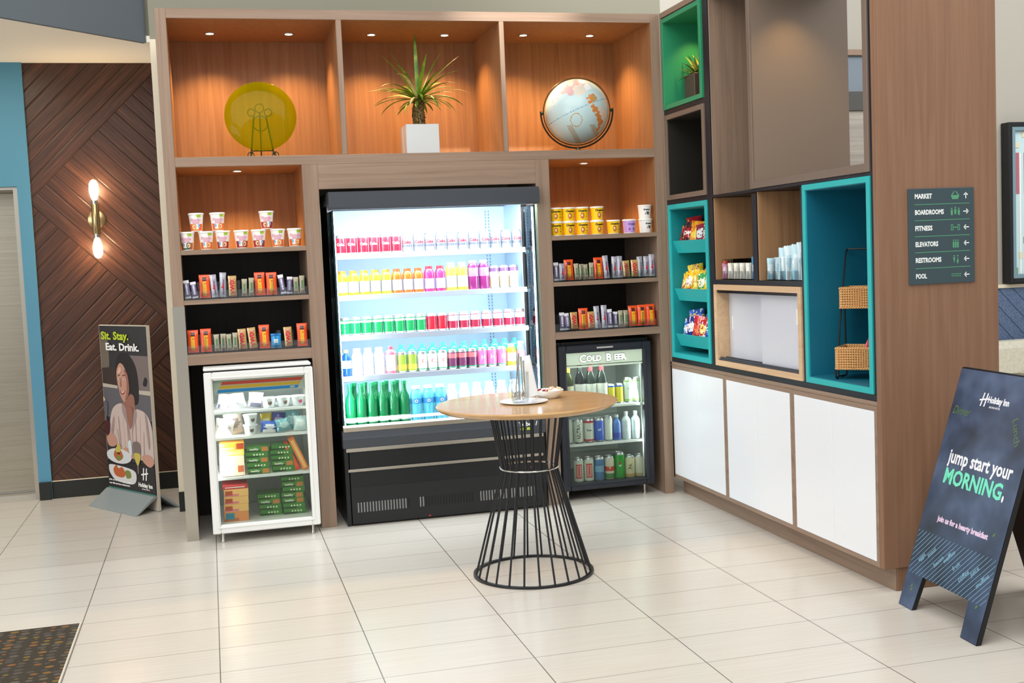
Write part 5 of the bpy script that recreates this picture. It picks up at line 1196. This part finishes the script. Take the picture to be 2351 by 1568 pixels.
lb1 = carton(0.036, 0.20, 0.15, [(240, 130, 60), (250, 196, 120)], None, (250, 240, 220), None, (.25, .75, .05, .95))
o = put('food_carton', lb1, (1.538, -0.055, 0.3785), (0, -0.40, 0), 'orange box leaning against the right wall of the white freezer', 'box', 'boxes in the freezer')
lb2 = carton(0.030, 0.17, 0.15, [(226, 72, 40), (236, 96, 60)], None, (250, 240, 220), None, (.2, .8, .1, .9))
o = put('food_carton', lb2, (1.492, -0.05, 0.3785), (0, -0.40, 0), 'red orange box leaning beside the green stack in the freezer', 'box', 'boxes in the freezer')

def bag_mesh(w, h, d, cols, seed=0, nx=9, nz=11, txt=None, tcol=(240, 240, 240), busy=False):
    rr = random.Random(seed); b = MB(); ms = [foil('bag_%d_%d_%d' % c, c, 0.28) for c in cols]+[foil('bagtext_%d_%d_%d' % tcol, tcol, .35)]
    def D(u, v): return d/2*max(0, 1-abs(u)**2.6)**0.5*max(0.03, math.sin(math.pi*min(1, max(0, (v-.04)/.92))))**0.55
    ph = rr.uniform(0, 6)
    for side in (-1, 1):
        vs = []; fs = []; mm = []
        for j in range(nz+1):
            for i in range(nx+1):
                u, v = 2*i/nx-1, j/nz; wr = 0.06*d*math.sin(u*7+v*5+ph)*(1-abs(u))
                z = v*h+(0.003 if i % 2 else 0)*(1 if j == nz else 0)
                vs.append((u*w/2*(1-0.07*math.sin(math.pi*v)), side*(D(u, v)+wr*(0 < j < nz)), z))
        for j in range(nz):
            for i in range(nx):
                q = (j*(nx+1)+i, j*(nx+1)+i+1, (j+1)*(nx+1)+i+1, (j+1)*(nx+1)+i); fs.append(q if side < 0 else q[::-1])
                u, v = 2*(i+.5)/nx-1, (j+.5)/nz; m = 0
                if len(cols) > 1 and (u*u*1.2+(v-.52)**2*9) < .55: m = 1
                if len(cols) > 2 and v < .26 and abs(u) < .8: m = 2
                if busy and rr.random() < .30: m = rr.randrange(len(cols))
                mm.append(m)
        b.add(vs, fs, mm)
    if txt: b.text(txt, w*.30, lambda x, y: (x, -(D(x*2/w, .55)+0.003+0.06*d), h*.55+y), len(cols), 0.0015)
    return b.mesh('snack_bag', ms)
fz = [  # x, y, z, tilt, colours, size, label
 (1.085, -0.03, 0.758, .22, [(206, 206, 214), (226, 224, 236), (120, 110, 140)], (.085, .085, .05), 'white frozen snack pouch at far left of top freezer shelf'),
 (1.175, -0.04, 0.758, -.2, [(212, 212, 216), (190, 184, 196)], (.09, .09, .05), 'second white pouch from the left on top freezer shelf'),
 (1.265, -0.03, 0.758, .18, [(208, 208, 216), (236, 236, 240), (130, 126, 150)], (.088, .085, .05), 'white pouch in the middle of top freezer shelf'),
 (1.075, -0.04, 0.607, .2, [(226, 220, 216), (176, 160, 156)], (.11, .09, .05), 'crumpled pale pouch at far left of second freezer shelf'),
 (1.150, 0.0, 0.607, -.15, [(196, 180, 168), (140, 120, 112)], (.11, .12, .05), 'brownish crumpled pouch behind the pale one in the freezer'),
 (1.335, -0.05, 0.607, .1, [(44, 84, 176), (226, 230, 240), (240, 240, 244)], (.10, .065, .05), 'blue and white pouch in front on second freezer shelf'),
 (1.330, 0.02, 0.607, -.05, [(236, 206, 60), (244, 236, 190)], (.07, .105, .04), 'yellow pouch behind the blue one in the freezer'),
 (1.390, 0.01, 0.607, .1, [(64, 68, 150), (190, 150, 190)], (.08, .105, .04), 'purple blue pouch on the second freezer shelf'),
 (1.425, -0.05, 0.607, -.1, [(110, 168, 176), (190, 220, 220)], (.09, .075, .05), 'teal pouch at the front of second freezer shelf'),
 (1.470, 0.01, 0.607, .1, [(126, 180, 184), (206, 232, 232)], (.09, .11, .05), 'pale teal pouch at the rear right of second freezer shelf'),
 (1.518, -0.045, 0.607, .05, [(206, 230, 230), (236, 244, 244)], (.08, .085, .05), 'whitish teal pouch at far right of second freezer shelf'),
]
for i, (x, y, z, ti, cl, sz, lb_) in enumerate(fz):
    put('frozen_pouch', bag_mesh(*sz, cl, i), (x, y, z+0.001+abs(ti)*sz[0]*.42), (-0.12, ti, 0.2*(i % 3-1)), lb_, 'pouch', 'pouches in the freezer')
def tub_mesh(c):
    b = MB(); b.lathe([(0.031, 0), (0.040, 0.052), (0.0425, 0.052), (0.0425, 0.060), (0.0001, 0.060)], (0, 0, 0), 24, [0, 0, 0, 0]); b.add([wrap(0.0375)(x, y+0.03) for x, y in ell(0.006, 0, 0.012, 0.014, 14)], [tuple(range(14))], 1)
    return b.mesh('ice_cream_tub', [foil('tub_white', (232, 236, 238), .4), mat('tub_mark_%d' % c[0], c, .4)])
tm1, tm2 = tub_mesh((120, 100, 90)), tub_mesh((120, 140, 170))
put('ice_cream_tub', tm2, (1.232, -0.04, 0.6065), (0, 0, 0), 'lower white tub of the stacked pair on second freezer shelf', 'tub', 'white tubs in the freezer')
put('ice_cream_tub', tm1, (1.234, -0.04, 0.667), (0, 0, .2), 'upper white tub of the stacked pair on second freezer shelf', 'tub', 'white tubs in the freezer')
for i, x in enumerate((1.345, 1.430, 1.513)): put('ice_cream_tub', (tm2, tm2, tub_mesh((206, 80, 120)))[i], (x, -0.035, 0.7575), (0, 0, .1*i), 'white tub on the top freezer shelf, %s of three tubs' % ('left', 'middle', 'right')[i], 'tub', 'white tubs in the freezer')

# ---- snack bags in the teal rack (pile sits in each tray)
sb = [
 (1.632, [((196, 30, 44), (40, 36, 36), (236, 196, 60)), ((60, 58, 62), (206, 160, 130), (226, 60, 70)), ((186, 34, 46), (236, 232, 226), (44, 40, 40)), ((150, 26, 60), (236, 236, 236), (60, 56, 60)), ((236, 150, 30), (240, 206, 80), (206, 90, 40)), ((34, 28, 30), (196, 40, 60), (120, 30, 40))], 'red and black'),
 (1.332, [((244, 204, 20), (240, 226, 150), (206, 60, 80)), ((246, 208, 22), (214, 120, 170), (240, 220, 60)), ((242, 200, 24), (240, 230, 180), (236, 190, 30)), ((28, 158, 86), (240, 226, 210), (236, 206, 60)), ((222, 180, 20), (196, 150, 20), (236, 214, 90)), ((240, 196, 40), (236, 236, 226), (206, 50, 50))], 'yellow'),
 (1.045, [((26, 96, 196), (236, 232, 230), (240, 190, 50)), ((40, 120, 214), (226, 236, 244), (60, 150, 226)), ((20, 80, 180), (120, 170, 230), (36, 110, 206)), ((196, 36, 50), (240, 226, 120), (236, 236, 230)), ((206, 30, 44), (236, 120, 60), (150, 24, 36)), ((24, 40, 110), (230, 230, 236), (40, 60, 150))], 'blue and red'),
]
pos = [(-0.136, 0.062, .14, 0), (-0.218, 0.066, -.12, 0), (-0.302, 0.062, .10, 0), (-0.390, 0.066, -.13, 0), (-0.480, 0.064, .12, 0), (-0.140, 0.150, -.15, 1), (-0.235, 0.170, .15, 1), (-0.335, 0.172, -.1, 1), (-0.142, 0.250, .15, 2), (-0.245, 0.250, -.12, 2)]
wh2 = ['front row, far left', 'front row, second from left', 'front row, middle', 'front row, fourth from left', 'front row, far right', 'second row, left', 'second row, middle', 'second row, right', 'rear row, left', 'rear row, right']
for zi, (zt, cols, dsc) in enumerate(sb):
    for i, (y, dx, ti, rw) in enumerate(pos):
        me = bag_mesh(0.102, 0.124+0.014*(i % 3), 0.030, list(cols[(i*5+i//5) % 6 if i < 5 else (i+1) % 6]), i+zi*9, 11, 13, txt=('Chips' if i % 3 == 1 else None), tcol=(250, 240, 230), busy=True)
        o = put('snack_bag', me, (X0+dx, y, zt-0.036+0.026*rw+0.008*(i % 2)), (0, 0, 0), '%s snack bag in the %s teal tray, %s' % (dsc, ('top', 'middle', 'bottom')[zi], wh2[i]), 'snack bag', 'snack bags in the teal rack')
        o.rotation_euler = (-0.16, ti, (-1.22 if rw == 0 else -0.85)+(0.10 if rw == 0 else 0.2)*((i % 3)-1))

# ---- clear tubes and packets in the two oak niches
def ndiv(y, h=0.125):
    b = MB(); b.box(0, 0.20, -0.0015, 0.0015, 0, h); return b
nb = MB(); nb.box(0, 0.002, -0.022, 0.022, 0, 0.05); nb.box(0.002, 0.22, -0.022, -0.020, 0, 0.118); nb.box(0.002, 0.22, 0.020, 0.022, 0, 0.118); nb.box(0.002, 0.22, -0.0199, 0.0199, 0, 0.004)
nbm = nb.mesh('clear_tray', [acrylic], False)
def packet(w, h, d, cols, sd): return bag_mesh(w, h, d, cols, sd, 7, 9)
ys = [-0.735-0.075*i for i in range(6)]
pc = [[(196, 120, 150), (224, 190, 200)], [(228, 224, 206), (240, 238, 226)], [(236, 232, 216), (214, 208, 190)], [(238, 234, 220), (222, 216, 200)], [(236, 232, 218), (244, 240, 230)], [(60, 150, 196), (226, 236, 240)]]
pn = ['pink packet with red cap', 'cream packet second from left', 'cream packet third from left', 'cream packet fourth from left', 'cream packet fifth from left', 'blue and white packet at right']
for i, y in enumerate(ys):
    put('clear_tray', nbm, (X0+0.035, y-0.02, 1.3925), (0, 0, 0), 'clear divided tray in the left oak niche, '+nth(i, 6), 'tray', 'clear trays in the oak niches')
    h = 0.088 if i < 5 else 0.12
    put('sundries_packet', packet(0.040, h, 0.016, pc[i], i), (X0+0.050, y-0.02, 1.398), (0, 0.0, -0.75), pn[i]+' in the left oak niche', 'packet', 'packets in the left oak niche')
b = MB(); b.lathe([(0.017, 0), (0.017, 0.012), (0.0001, 0.012)], (0, 0, 0), 16)
o = b.build('red_cap', mat('cap_red', (214, 66, 44), 0.4)); o.location = (X0+0.055, -0.755, 1.4875); tag(o, 'round red lid on the pink packet at left of the oak niche', 'lid')
ps = [(-1.300, .112, 0), (-1.365, .115, 0), (-1.435, .165, .03), (-1.495, .175, -.05), (-1.560, .180, .06), (-1.625, .190, -.03), (-1.675, .180, .02)]
for i, (y, h, ti) in enumerate(ps):
    if i < 5: put('clear_tray', nbm, (X0+0.035, -1.29-0.078*i-0.008, 1.3925), (0, 0, 0), 'clear divided tray in the right oak niche, '+nth(i, 5), 'tray', 'clear trays in the oak niches')
    put('sundries_packet', bag_mesh(0.050 if i < 2 else 0.060, h, 0.016, [(188, 222, 232), (222, 238, 242), (150, 206, 224)] if i % 2 == 0 else [(210, 230, 236), (170, 208, 222)], i+20), (X0+0.06+0.012*(i % 2), y, 1.3975), (0, ti, -0.72+0.03*i), 'pale blue packet standing in the right oak niche, '+nth(i, 7), 'packet', 'pale blue packets in the right oak niche')

# ---- two tier basket
t = thing('two_tier_basket', (3.915, -1.995, 0.9235), 'two tier wicker basket on a black wire stand in the teal niche', 'basket', None, math.pi/4)
# local x runs away from the camera side (depth), local y is negative across the basket front
b = MB()
for yy in (0.004, -0.172):
    b.tube([(0.006, yy, 0.052), (0.008, yy, 0.020), (0.03, yy, 0.005), (0.055, yy, 0.010), (0.060, yy, 0.040), (0.062, yy, 0.10), (0.10, yy, 0.25), (0.17, yy, 0.42), (0.225, yy, 0.56), (0.245, yy, 0.605), (0.275, yy, 0.62)], 0.0045, 8)
    b.tube([(0.20, yy, 0.34), (0.21, yy, 0.10), (0.22, yy, 0.008), (0.19, yy, 0.004), (0.068, yy, 0.012)], 0.0045, 8)
b.tube([(0.275, 0.004, 0.62), (0.275, -0.172, 0.62)], 0.0045, 8)
b.build('wire_stand', black, t)
def basket(x0, x1, y0, y1, z, h, nm):
    b = MB(); e = 0.010; sp_ = 0.0115
    for q in ((x0, x0+e, y0, y1), (x1-e, x1, y0, y1), (x0+e, x1-e, y0, y0+e), (x0+e, x1-e, y1-e, y1)): b.box(*q, z, z+h, 0)
    b.box(x0+e, x1-e, y0+e, y1-e, z, z+0.008)
    for k_ in range(int((y1-y0)/sp_)):
        for xx in (x0-0.001, x1+0.001): b.tube([(xx, y0+sp_*(k_+.6), z+0.003), (xx, y0+sp_*(k_+.6), z+h-0.004)], 0.0044, 6, 0)
    for k_ in range(int((x1-x0)/sp_)):
        for yy in (y0-0.001, y1+0.001): b.tube([(x0+sp_*(k_+.6), yy, z+0.003), (x0+sp_*(k_+.6), yy, z+h-0.004)], 0.0044, 6, 0)
    for zz in (z+0.004, z+h): b.tube([(x0, y0, zz), (x1, y0, zz), (x1, y1, zz), (x0, y1, zz)], 0.0062, 8, 0, True)
    b.build(nm, wick_m, t, False)
basket(0.0, 0.185, -0.168, 0.0, 0.052, 0.100, 'lower_basket'); basket(0.092, 0.262, -0.168, -0.002, 0.338, 0.096, 'upper_basket')
o = put('snack_bag', bag_mesh(0.10, 0.13, 0.03, [(200, 24, 36), (240, 236, 236), (30, 30, 34)], 77), (4.05, -2.03, 0.995), (0.0, 0.55, -0.1), 'red snack bag lying in the lower wicker basket', 'snack bag')

# ------------------------------------------------------------------ wall lamp
t = thing('wall_lamp', (0.308, 1.78, 1.965), 'brass double wall lamp with two glowing bulbs on herringbone wall', 'lamp')
b = MB(); b.lathe([(0.062, 0.0), (0.062, 0.010), (0.056, 0.014), (0.0001, 0.014)], (0, -0.001, 0), 32, 0, 'Y')
for i in range(len(b.v)): x, y, z = b.v[i]; b.v[i] = (x, -abs(y)-0.0005, z)
b.build('back_plate', brass, t)
b = MB(); b.tube([(0, -0.014, 0), (0, -0.075, 0)], 0.010, 12); b.lathe([(0.024, -0.105), (0.027, -0.10), (0.027, 0.10), (0.024, 0.105)], (0, -0.085, 0), 28); b.build('barrel', brass, t, True, 0.7)
for s in (1, -1):
    b = MB(); b.lathe([(0.021, s*0.105), (0.021, s*0.130), (0.016, s*0.134)], (0, -0.085, 0), 24, 0, cap=True); b.build('socket', chrome, t)
    b = MB(); b.lathe([(0.0145, s*0.134), (0.022, s*0.150), (0.031, s*0.185), (0.033, s*0.215), (0.030, s*0.245), (0.018, s*0.268), (0.0001, s*0.276)], (0, -0.085, 0), 28, 0, cap=False); b.build('bulb', bulb, t, True, 3)
    l = bpy.data.lights.new('bulb_light', 'POINT'); l.energy = 95; l.color = (1.0, 0.72, 0.42); l.shadow_soft_size = 0.036
    lo = bpy.data.objects.new('bulb_light', l); COL.objects.link(lo); lo.parent = t; lo.location = (0, -0.085-0.0, s*0.205)

# ------------------------------------------------------------------ A-frame sign
P1, P2 = Vector((3.868, -2.550, 0.0)), Vector((3.829, -3.127, 0.0))
t = thing('a_frame_sign', (4.15, -2.85, 0), 'dark A-frame chalkboard sign reading jump start your MORNING', 'sign')
A_ = (P2-P1).normalized(); N_ = Vector((-A_.y, A_.x, 0)); N_ = N_ if N_.x > 0 else -N_
U_ = (Vector((0, 0, 1.018))+N_*0.3217).normalized(); out_ = A_.cross(U_); out_ = out_ if out_.x < 0 else -out_
WD, HT = 0.578, 1.068
def AP(s, t_, d=0.0): return P1+A_*s+U_*t_+out_*d-t.location
prof = [(0, 0), (0.107, 0), (0.122, 0.150), (0.462, 0.150), (0.470, 0), (WD, 0), (WD, HT-0.01), (WD-0.01, HT), (0.01, HT), (0, HT-0.01)]
edge_ = mat('sign_edge_black', (14, 15, 18), 0.4)
b = MB(); b.prism(prof, lambda a, c, d: AP(a, c, d), -0.020, 0.0, 0); b.build('front_board', edge_, t, False)
b = MB(); b.flat([(p[0]*0.992+0.0025, p[1]*0.997+0.002) for p in prof], lambda a, c: AP(a, c, 0.0012)); b.build('board_face', board_m, t, False)
N2 = N_*1.0; base2 = P1+N_*0.66
U2 = (Vector((0, 0, 1.018))-N_*0.325).normalized()
def BP(s, t_, d=0.0): return base2+A_*s+U2*t_+N_*d-t.location
b = MB(); b.prism(prof, lambda a, c, d: BP(a, c, d), -0.018, 0.0, 0); b.build('rear_board', edge_, t, False)
wf, mintf, pinkf = mat('chalk_white', (236, 236, 240), 0.5), mat('chalk_mint', (116, 222, 186), 0.5), mat('chalk_pinkwhite', (226, 200, 224), 0.5)
blf, dgf = mat('chalk_sky', (132, 178, 200), 0.5), mat('chalk_dull_green', (92, 122, 70), 0.5)
def fit(b, s_, s0, s1, t0, cap, m, off=0.0, PF=AP, d=0.0024, slant=0.0):
    vs, fs = glyph(s_, 1.0, off/cap*0.7 if cap else 0); mn = min(v[0] for v in vs); mx = max(v[0] for v in vs)
    cb = glyph('x', 1.0, 0)[0]; cH = glyph('H', 1.0, 0)[0]; y0 = min(v[1] for v in cH); y1 = max(v[1] for v in cH)
    kx = (s1-s0)/(mx-mn); ky = cap/(y1-y0)
    b.add([PF(s0+(v[0]-mn)*kx+slant*(v[1]-y0)*ky, t0+(v[1]-y0)*ky, d) for v in vs], fs, m)
b = MB(); fit(b, 'jump start your', 0.080, 0.523, 0.655, 0.056, 0, 0.0022); b.build('top_line', [wf], t, False)
b = MB(); fit(b, 'MORNING', 0.085, 0.488, 0.566, 0.062, 1, 0.003); fit(b, '.', 0.495, 0.508, 0.566, 0.09, 0, 0.006); b.build('main_word', [wf, mintf], t, False)
b = MB(); fit(b, 'join us for a hearty breakfast', 0.118, 0.476, 0.402, 0.022, 2, 0.0016)
b.build('lower_line', [wf, mintf, pinkf], t, False)
b = MB(); fit(b, 'Holiday Inn', 0.245, 0.387, 0.936, 0.025, 0, 0.0016); fit(b, 'AN IHG HOTEL', 0.262, 0.338, 0.914, 0.008, 0, 0.0003)
def hmark(b, s0, t0, k, PF, m=0, d=0.0024):
    for ds in (0.0, 0.42): b.add([PF(s0+k*(ds+x), t0+k*y, d) for x, y in [(0.05, 0), (0.20, 0.03), (0.36, 1.0), (0.22, 1.02)]], [(0, 1, 2, 3)], m)
    b.add([PF(s0+k*x, t0+k*y, d+0.0002) for x, y in [(-0.12, .38), (0.9, .56), (0.9, .68), (-0.12, .50)]], [(0, 1, 2, 3)], m)
hmark(b, 0.195, 0.915, 0.058, AP); b.build('hotel_logo', wf, t, False)
b = MB()
import itertools
def hx(s_): return [(0.008, 0.171)]
for i in range(30):
    s0 = -0.165+i*0.026; pts = []
    for q_ in range(41):
        tt = 0.150+(0.340-0.150)*q_/40; ss = s0+(tt-0.150)*0.95
        if 0.006 < ss < WD-0.006: pts.append((ss, tt))
    if len(pts) > 2:
        (a0, c0), (a1, c1) = pts[0], pts[-1]
        b.add([AP(a0-.0014, c0, .0022), AP(a0+.0014, c0, .0022), AP(a1+.0014, c1, .0022), AP(a1-.0014, c1, .0022)], [(0, 1, 2, 3)], 0)
for i, wd in enumerate(['eggs', 'toast', 'bacon', 'waffles', 'fruit', 'coffee', 'juice', 'muffins']):
    s0, t0 = 0.05+0.062*i, 0.170+0.012*((i*3) % 5); ca = math.atan(1/0.95)
    vs, fs = glyph(wd, 0.030, 0.0003)
    b.add([AP(s0+x*math.cos(ca)-y*math.sin(ca)+.03, t0+x*math.sin(ca)+y*math.cos(ca)+.06, .0021) for x, y in vs], fs, 0)
b.build('hatching', blf, t, False)
b = MB(); fit(b, 'Dinner', 0.022, 0.145, 0.862, 0.036, 0, 0.0, AP, 0.0021, 0.3); b.build('faded_writing', dgf, t, False)
b = MB()
vs, fs = glyph('Lunch', 0.05, 0.0)
b.add([AP(0.475+x*math.cos(-1.1)-y*math.sin(-1.1), 0.84+x*math.sin(-1.1)+y*math.cos(-1.1), .0021) for x, y in vs], fs, 0)
b.build('faded_writing', dgf, t, False)
b = MB()
for a, c in ((0.055, 0.09), (0.06, 0.075), (0.51, 0.13), (0.5, 0.42)): b.add([AP(a+x, c+y, .0021) for x, y in [(0, 0), (.012, .004), (.018, .02), (.004, .012)]], [(0, 1, 2, 3)], 0)
b.build('chalk_marks', dgf, t, False)

# ------------------------------------------------------------------ poster stand by the hall
PL, PR_ = Vector((0.298, 1.471, 0)), Vector((0.6358, 0.955, 0))
t = thing('poster_stand', (0.467, 1.213, 0), 'tall floor poster stand reading Sit Stay Eat Drink beside hall', 'sign')
A2 = (PR_-PL).normalized(); N3 = Vector((A2.y, -A2.x, 0)); PWd = (PR_-PL).length
if N3.y > 0: N3 = -N3
def PP(s, t_, d=0.0): return PL+A2*s+Vector((0, 0, t_))+N3*d-t.location
b = MB(); b.prism([(0, 0.004), (PWd, 0.004), (PWd, 1.232), (0, 1.232)], lambda a, c, d: PP(a, c, d), -0.022, 0.0); b.build('panel', mat('foamboard_edge', (206, 196, 180), 0.5), t, False)
b = MB()
for s_ in (0.0, 1.0):
    pass
b.prism([(0.166, 0.001), (0.024, 0.104), (0.003, 0.104), (0.003, 0.096), (0.150, 0.001)], lambda a, c, d: PP(d, c, a), 0.0, PWd)
b.prism([(-0.166, 0.001), (-0.044, 0.104), (-0.025, 0.104), (-0.025, 0.096), (-0.150, 0.001)], lambda a, c, d: PP(d, c, a), 0.0, PWd); b.build('steel_base', mat('grey_base_metal', (160, 168, 168), 0.4, 0.3), t, False)
pc_ = [(46, 43, 44), (110, 98, 84), (58, 40, 32), (118, 104, 100), (94, 90, 94), (186, 176, 160), (30, 22, 22), (192, 142, 122), (150, 100, 84), (198, 178, 170), (158, 136, 132), (24, 22, 26), (214, 214, 210), (188, 92, 44), (120, 132, 60), (206, 214, 216), (70, 16, 24), (246, 244, 240), (190, 210, 40), (56, 128, 116), (150, 60, 60), (196, 178, 80), (90, 84, 88), (216, 174, 156)]
pm = [mat('poster_%d_%d_%d' % c, c, 0.35) for c in pc_]
b = MB()
dz = [0.0006]
def F_(poly, m, sm=True):
    dz[0] += 0.00012; p = smooth_poly(poly, 5) if sm else poly; d_ = dz[0]
    p = [(min(max(x, 0.004), PWd-0.004), min(max(y, 0.108), 1.226)) for x, y in p]
    b.add([PP(x, y, d_) for x, y in p], [tuple(range(len(p)))], m)
F_([(0, .1), (PWd, .1), (PWd, 1.23), (0, 1.23)], 0, False)
F_([(0.0, .93), (.10, .93), (.10, 1.16), (0.0, 1.16)], 1); F_([(0, .82), (.22, .82), (.20, .95), (0, .935)], 2, False); F_([(.36, .80), (PWd, .80), (PWd, 1.03), (.36, 1.03)], 3, False)
F_([(0, .60), (PWd, .60), (PWd, .80), (0, .82)], 4, False); F_([(0, .805), (.20, .80), (.20, .82), (0, .83)], 5, False); F_([(.44, .775), (PWd, .77), (PWd, .80), (.44, .80)], 5, False); F_([(.53, .84), (.57, .83), (.59, .87), (.56, .89)], 11)
F_([(.21, 1.0), (.27, 1.04), (.37, 1.035), (.45, .96), (.475, .84), (.46, .72), (.40, .70), (.30, .74), (.20, .86), (.19, .95)], 6)
F_([(.28, .76), (.40, .76), (.41, .66), (.45, .60), (.30, .50), (.25, .64)], 8)
F_([(.205, .93), (.25, .975), (.32, .96), (.355, .89), (.36, .80), (.32, .74), (.275, .715), (.235, .75), (.21, .82), (.198, .88)], 7)
F_([(.335, .97), (.37, .95), (.37, .80), (.34, .76), (.345, .86), (.30, .955), (.24, .985), (.29, 1.0)], 6)
F_([(.215, .885), (.245, .893), (.243, .898), (.213, .89)], 6, False); F_([(.275, .888), (.315, .893), (.317, .899), (.275, .894)], 6, False)
F_(ell(.230, .868, .012, .006, 12), 17, False); F_(ell(.232, .868, .006, .006, 10), 6, False); F_(ell(.297, .866, .014, .006, 12), 17, False); F_(ell(.297, .866, .006, .006, 10), 6, False)
F_([(.246, .87), (.256, .87), (.252, .82), (.238, .815), (.240, .828)], 8); F_([(.232, .790), (.262, .777), (.300, .792), (.285, .770), (.258, .762), (.240, .772)], 20); F_([(.240, .787), (.262, .778), (.292, .789), (.265, .772)], 17)
F_([(.12, .66), (.25, .70), (.285, .62), (.335, .53), (.38, .62), (.42, .67), (.53, .655), (.59, .60), (PWd, .50), (PWd, .32), (.45, .33), (.20, .34), (.13, .42), (.06, .44), (.055, .52)], 9)
F_([(.25, .70), (.30, .66), (.325, .56), (.335, .36), (.325, .36), (.30, .54), (.245, .64)], 10); F_([(.42, .67), (.38, .62), (.345, .52), (.35, .36), (.36, .36), (.37, .52), (.43, .62)], 10); F_([(.50, .52), (.51, .52), (.50, .36), (.485, .36)], 10, False); F_([(.16, .52), (.17, .52), (.20, .38), (.185, .38)], 10, False)
F_([(.30, .93), (.345, .90), (.355, .80), (.325, .745), (.29, .725), (.315, .78), (.325, .86)], 8); F_([(.215, .91), (.25, .95), (.27, .93), (.245, .905)], 23)
F_([(.243, .830), (.250, .835), (.254, .822), (.246, .818)], 8); F_([(.215, .835), (.225, .84), (.228, .815), (.219, .812)], 23)
for k_ in range(7): F_([(.13+.055*k_, .60-.02*(k_ % 3)), (.14+.055*k_, .60), (.155+.05*k_, .42), (.148+.05*k_, .40)], 10 if k_ % 2 else 23)
F_([(.08, .50), (.12, .60), (.135, .58), (.10, .47)], 10); F_([(.535, .64), (.56, .60), (.575, .45), (.555, .42)], 10); F_([(.0, .64), (.03, .66), (.03, .72), (.0, .73)], 5)
F_([(.30, .64), (.34, .53), (.385, .63), (.37, .68), (.31, .68)], 8)
F_([(.0, .30), (PWd, .30), (PWd, .10), (0, .10)], 11, False); F_([(.02, .46), (.09, .49), (.15, .44), (.12, .40), (.04, .40)], 7); F_([(.20, .36), (.26, .40), (.34, .37), (.36, .34), (.26, .32)], 7); F_([(.47, .36), (.56, .37), (PWd, .33), (.56, .29), (.48, .32)], 7)
F_([(0.004, .70), (.055, .70), (.05, .62), (.035, .60), (.035, .53), (.02, .53), (.02, .60), (.008, .63)], 4); F_([(0.004, .56), (.07, .57), (.065, .50), (.04, .47), (.01, .48)], 16)
F_(ell(.165, .335, .165, .052, 36), 12, False); F_(ell(.165, .338, .135, .040, 30), 15, False); F_([(.10, .35), (.15, .40), (.20, .37), (.22, .33), (.16, .30), (.11, .32)], 13); F_([(.12, .37), (.17, .42), (.20, .39), (.17, .36)], 21); F_([(.13, .33), (.18, .34), (.20, .32), (.15, .305)], 14); F_([(.14, .355), (.18, .36), (.17, .345)], 6)
F_([(.02, .245), (.06, .27), (.33, .255), (.38, .21), (.33, .155), (.12, .16), (.04, .20)], 12); F_([(.08, .235), (.12, .27), (.15, .25), (.20, .26), (.24, .22), (.20, .19), (.11, .195)], 13); F_([(.24, .24), (.30, .24), (.31, .20), (.25, .19)], 14)
F_([(.36, .44), (.45, .44), (.445, .34), (.42, .30), (.415, .24), (.40, .24), (.395, .30), (.365, .34)], 3); F_([(.37, .37), (.445, .37), (.44, .33), (.41, .29), (.38, .32)], 21); F_([(.30, .44), (.34, .45), (.34, .36), (.31, .36)], 15)
dz[0] += 0.0002
fit(b, 'Sit. Stay.', 0.035, 0.396, 1.135, 0.050, 18, 0.0025, PP, dz[0]); fit(b, 'Eat. Drink.', 0.090, 0.520, 1.062, 0.046, 17, 0.0025, PP, dz[0])
fit(b, 'Join us for your next meal at', 0.012, 0.325, 0.158, 0.012, 17, 0.0007, PP, dz[0]); fit(b, 'our full service restaurant.', 0.014, 0.290, 0.134, 0.012, 17, 0.0007, PP, dz[0])
fit(b, 'Holiday Inn', 0.400, 0.577, 0.150, 0.026, 17, 0.0016, PP, dz[0]); fit(b, 'AN IHG HOTEL', 0.44, 0.54, 0.132, 0.008, 17, 0.0003, PP, dz[0]); hmark(b, 0.455, 0.195, 0.085, PP, 17, dz[0])
b.add([PP(x, y, dz[0]) for x, y in [(0.003, .105), (PWd-.003, .105), (PWd-.003, .112), (.003, .112)]], [(0, 1, 2, 3)], 19)
b.build('poster_print', pm, t, False)
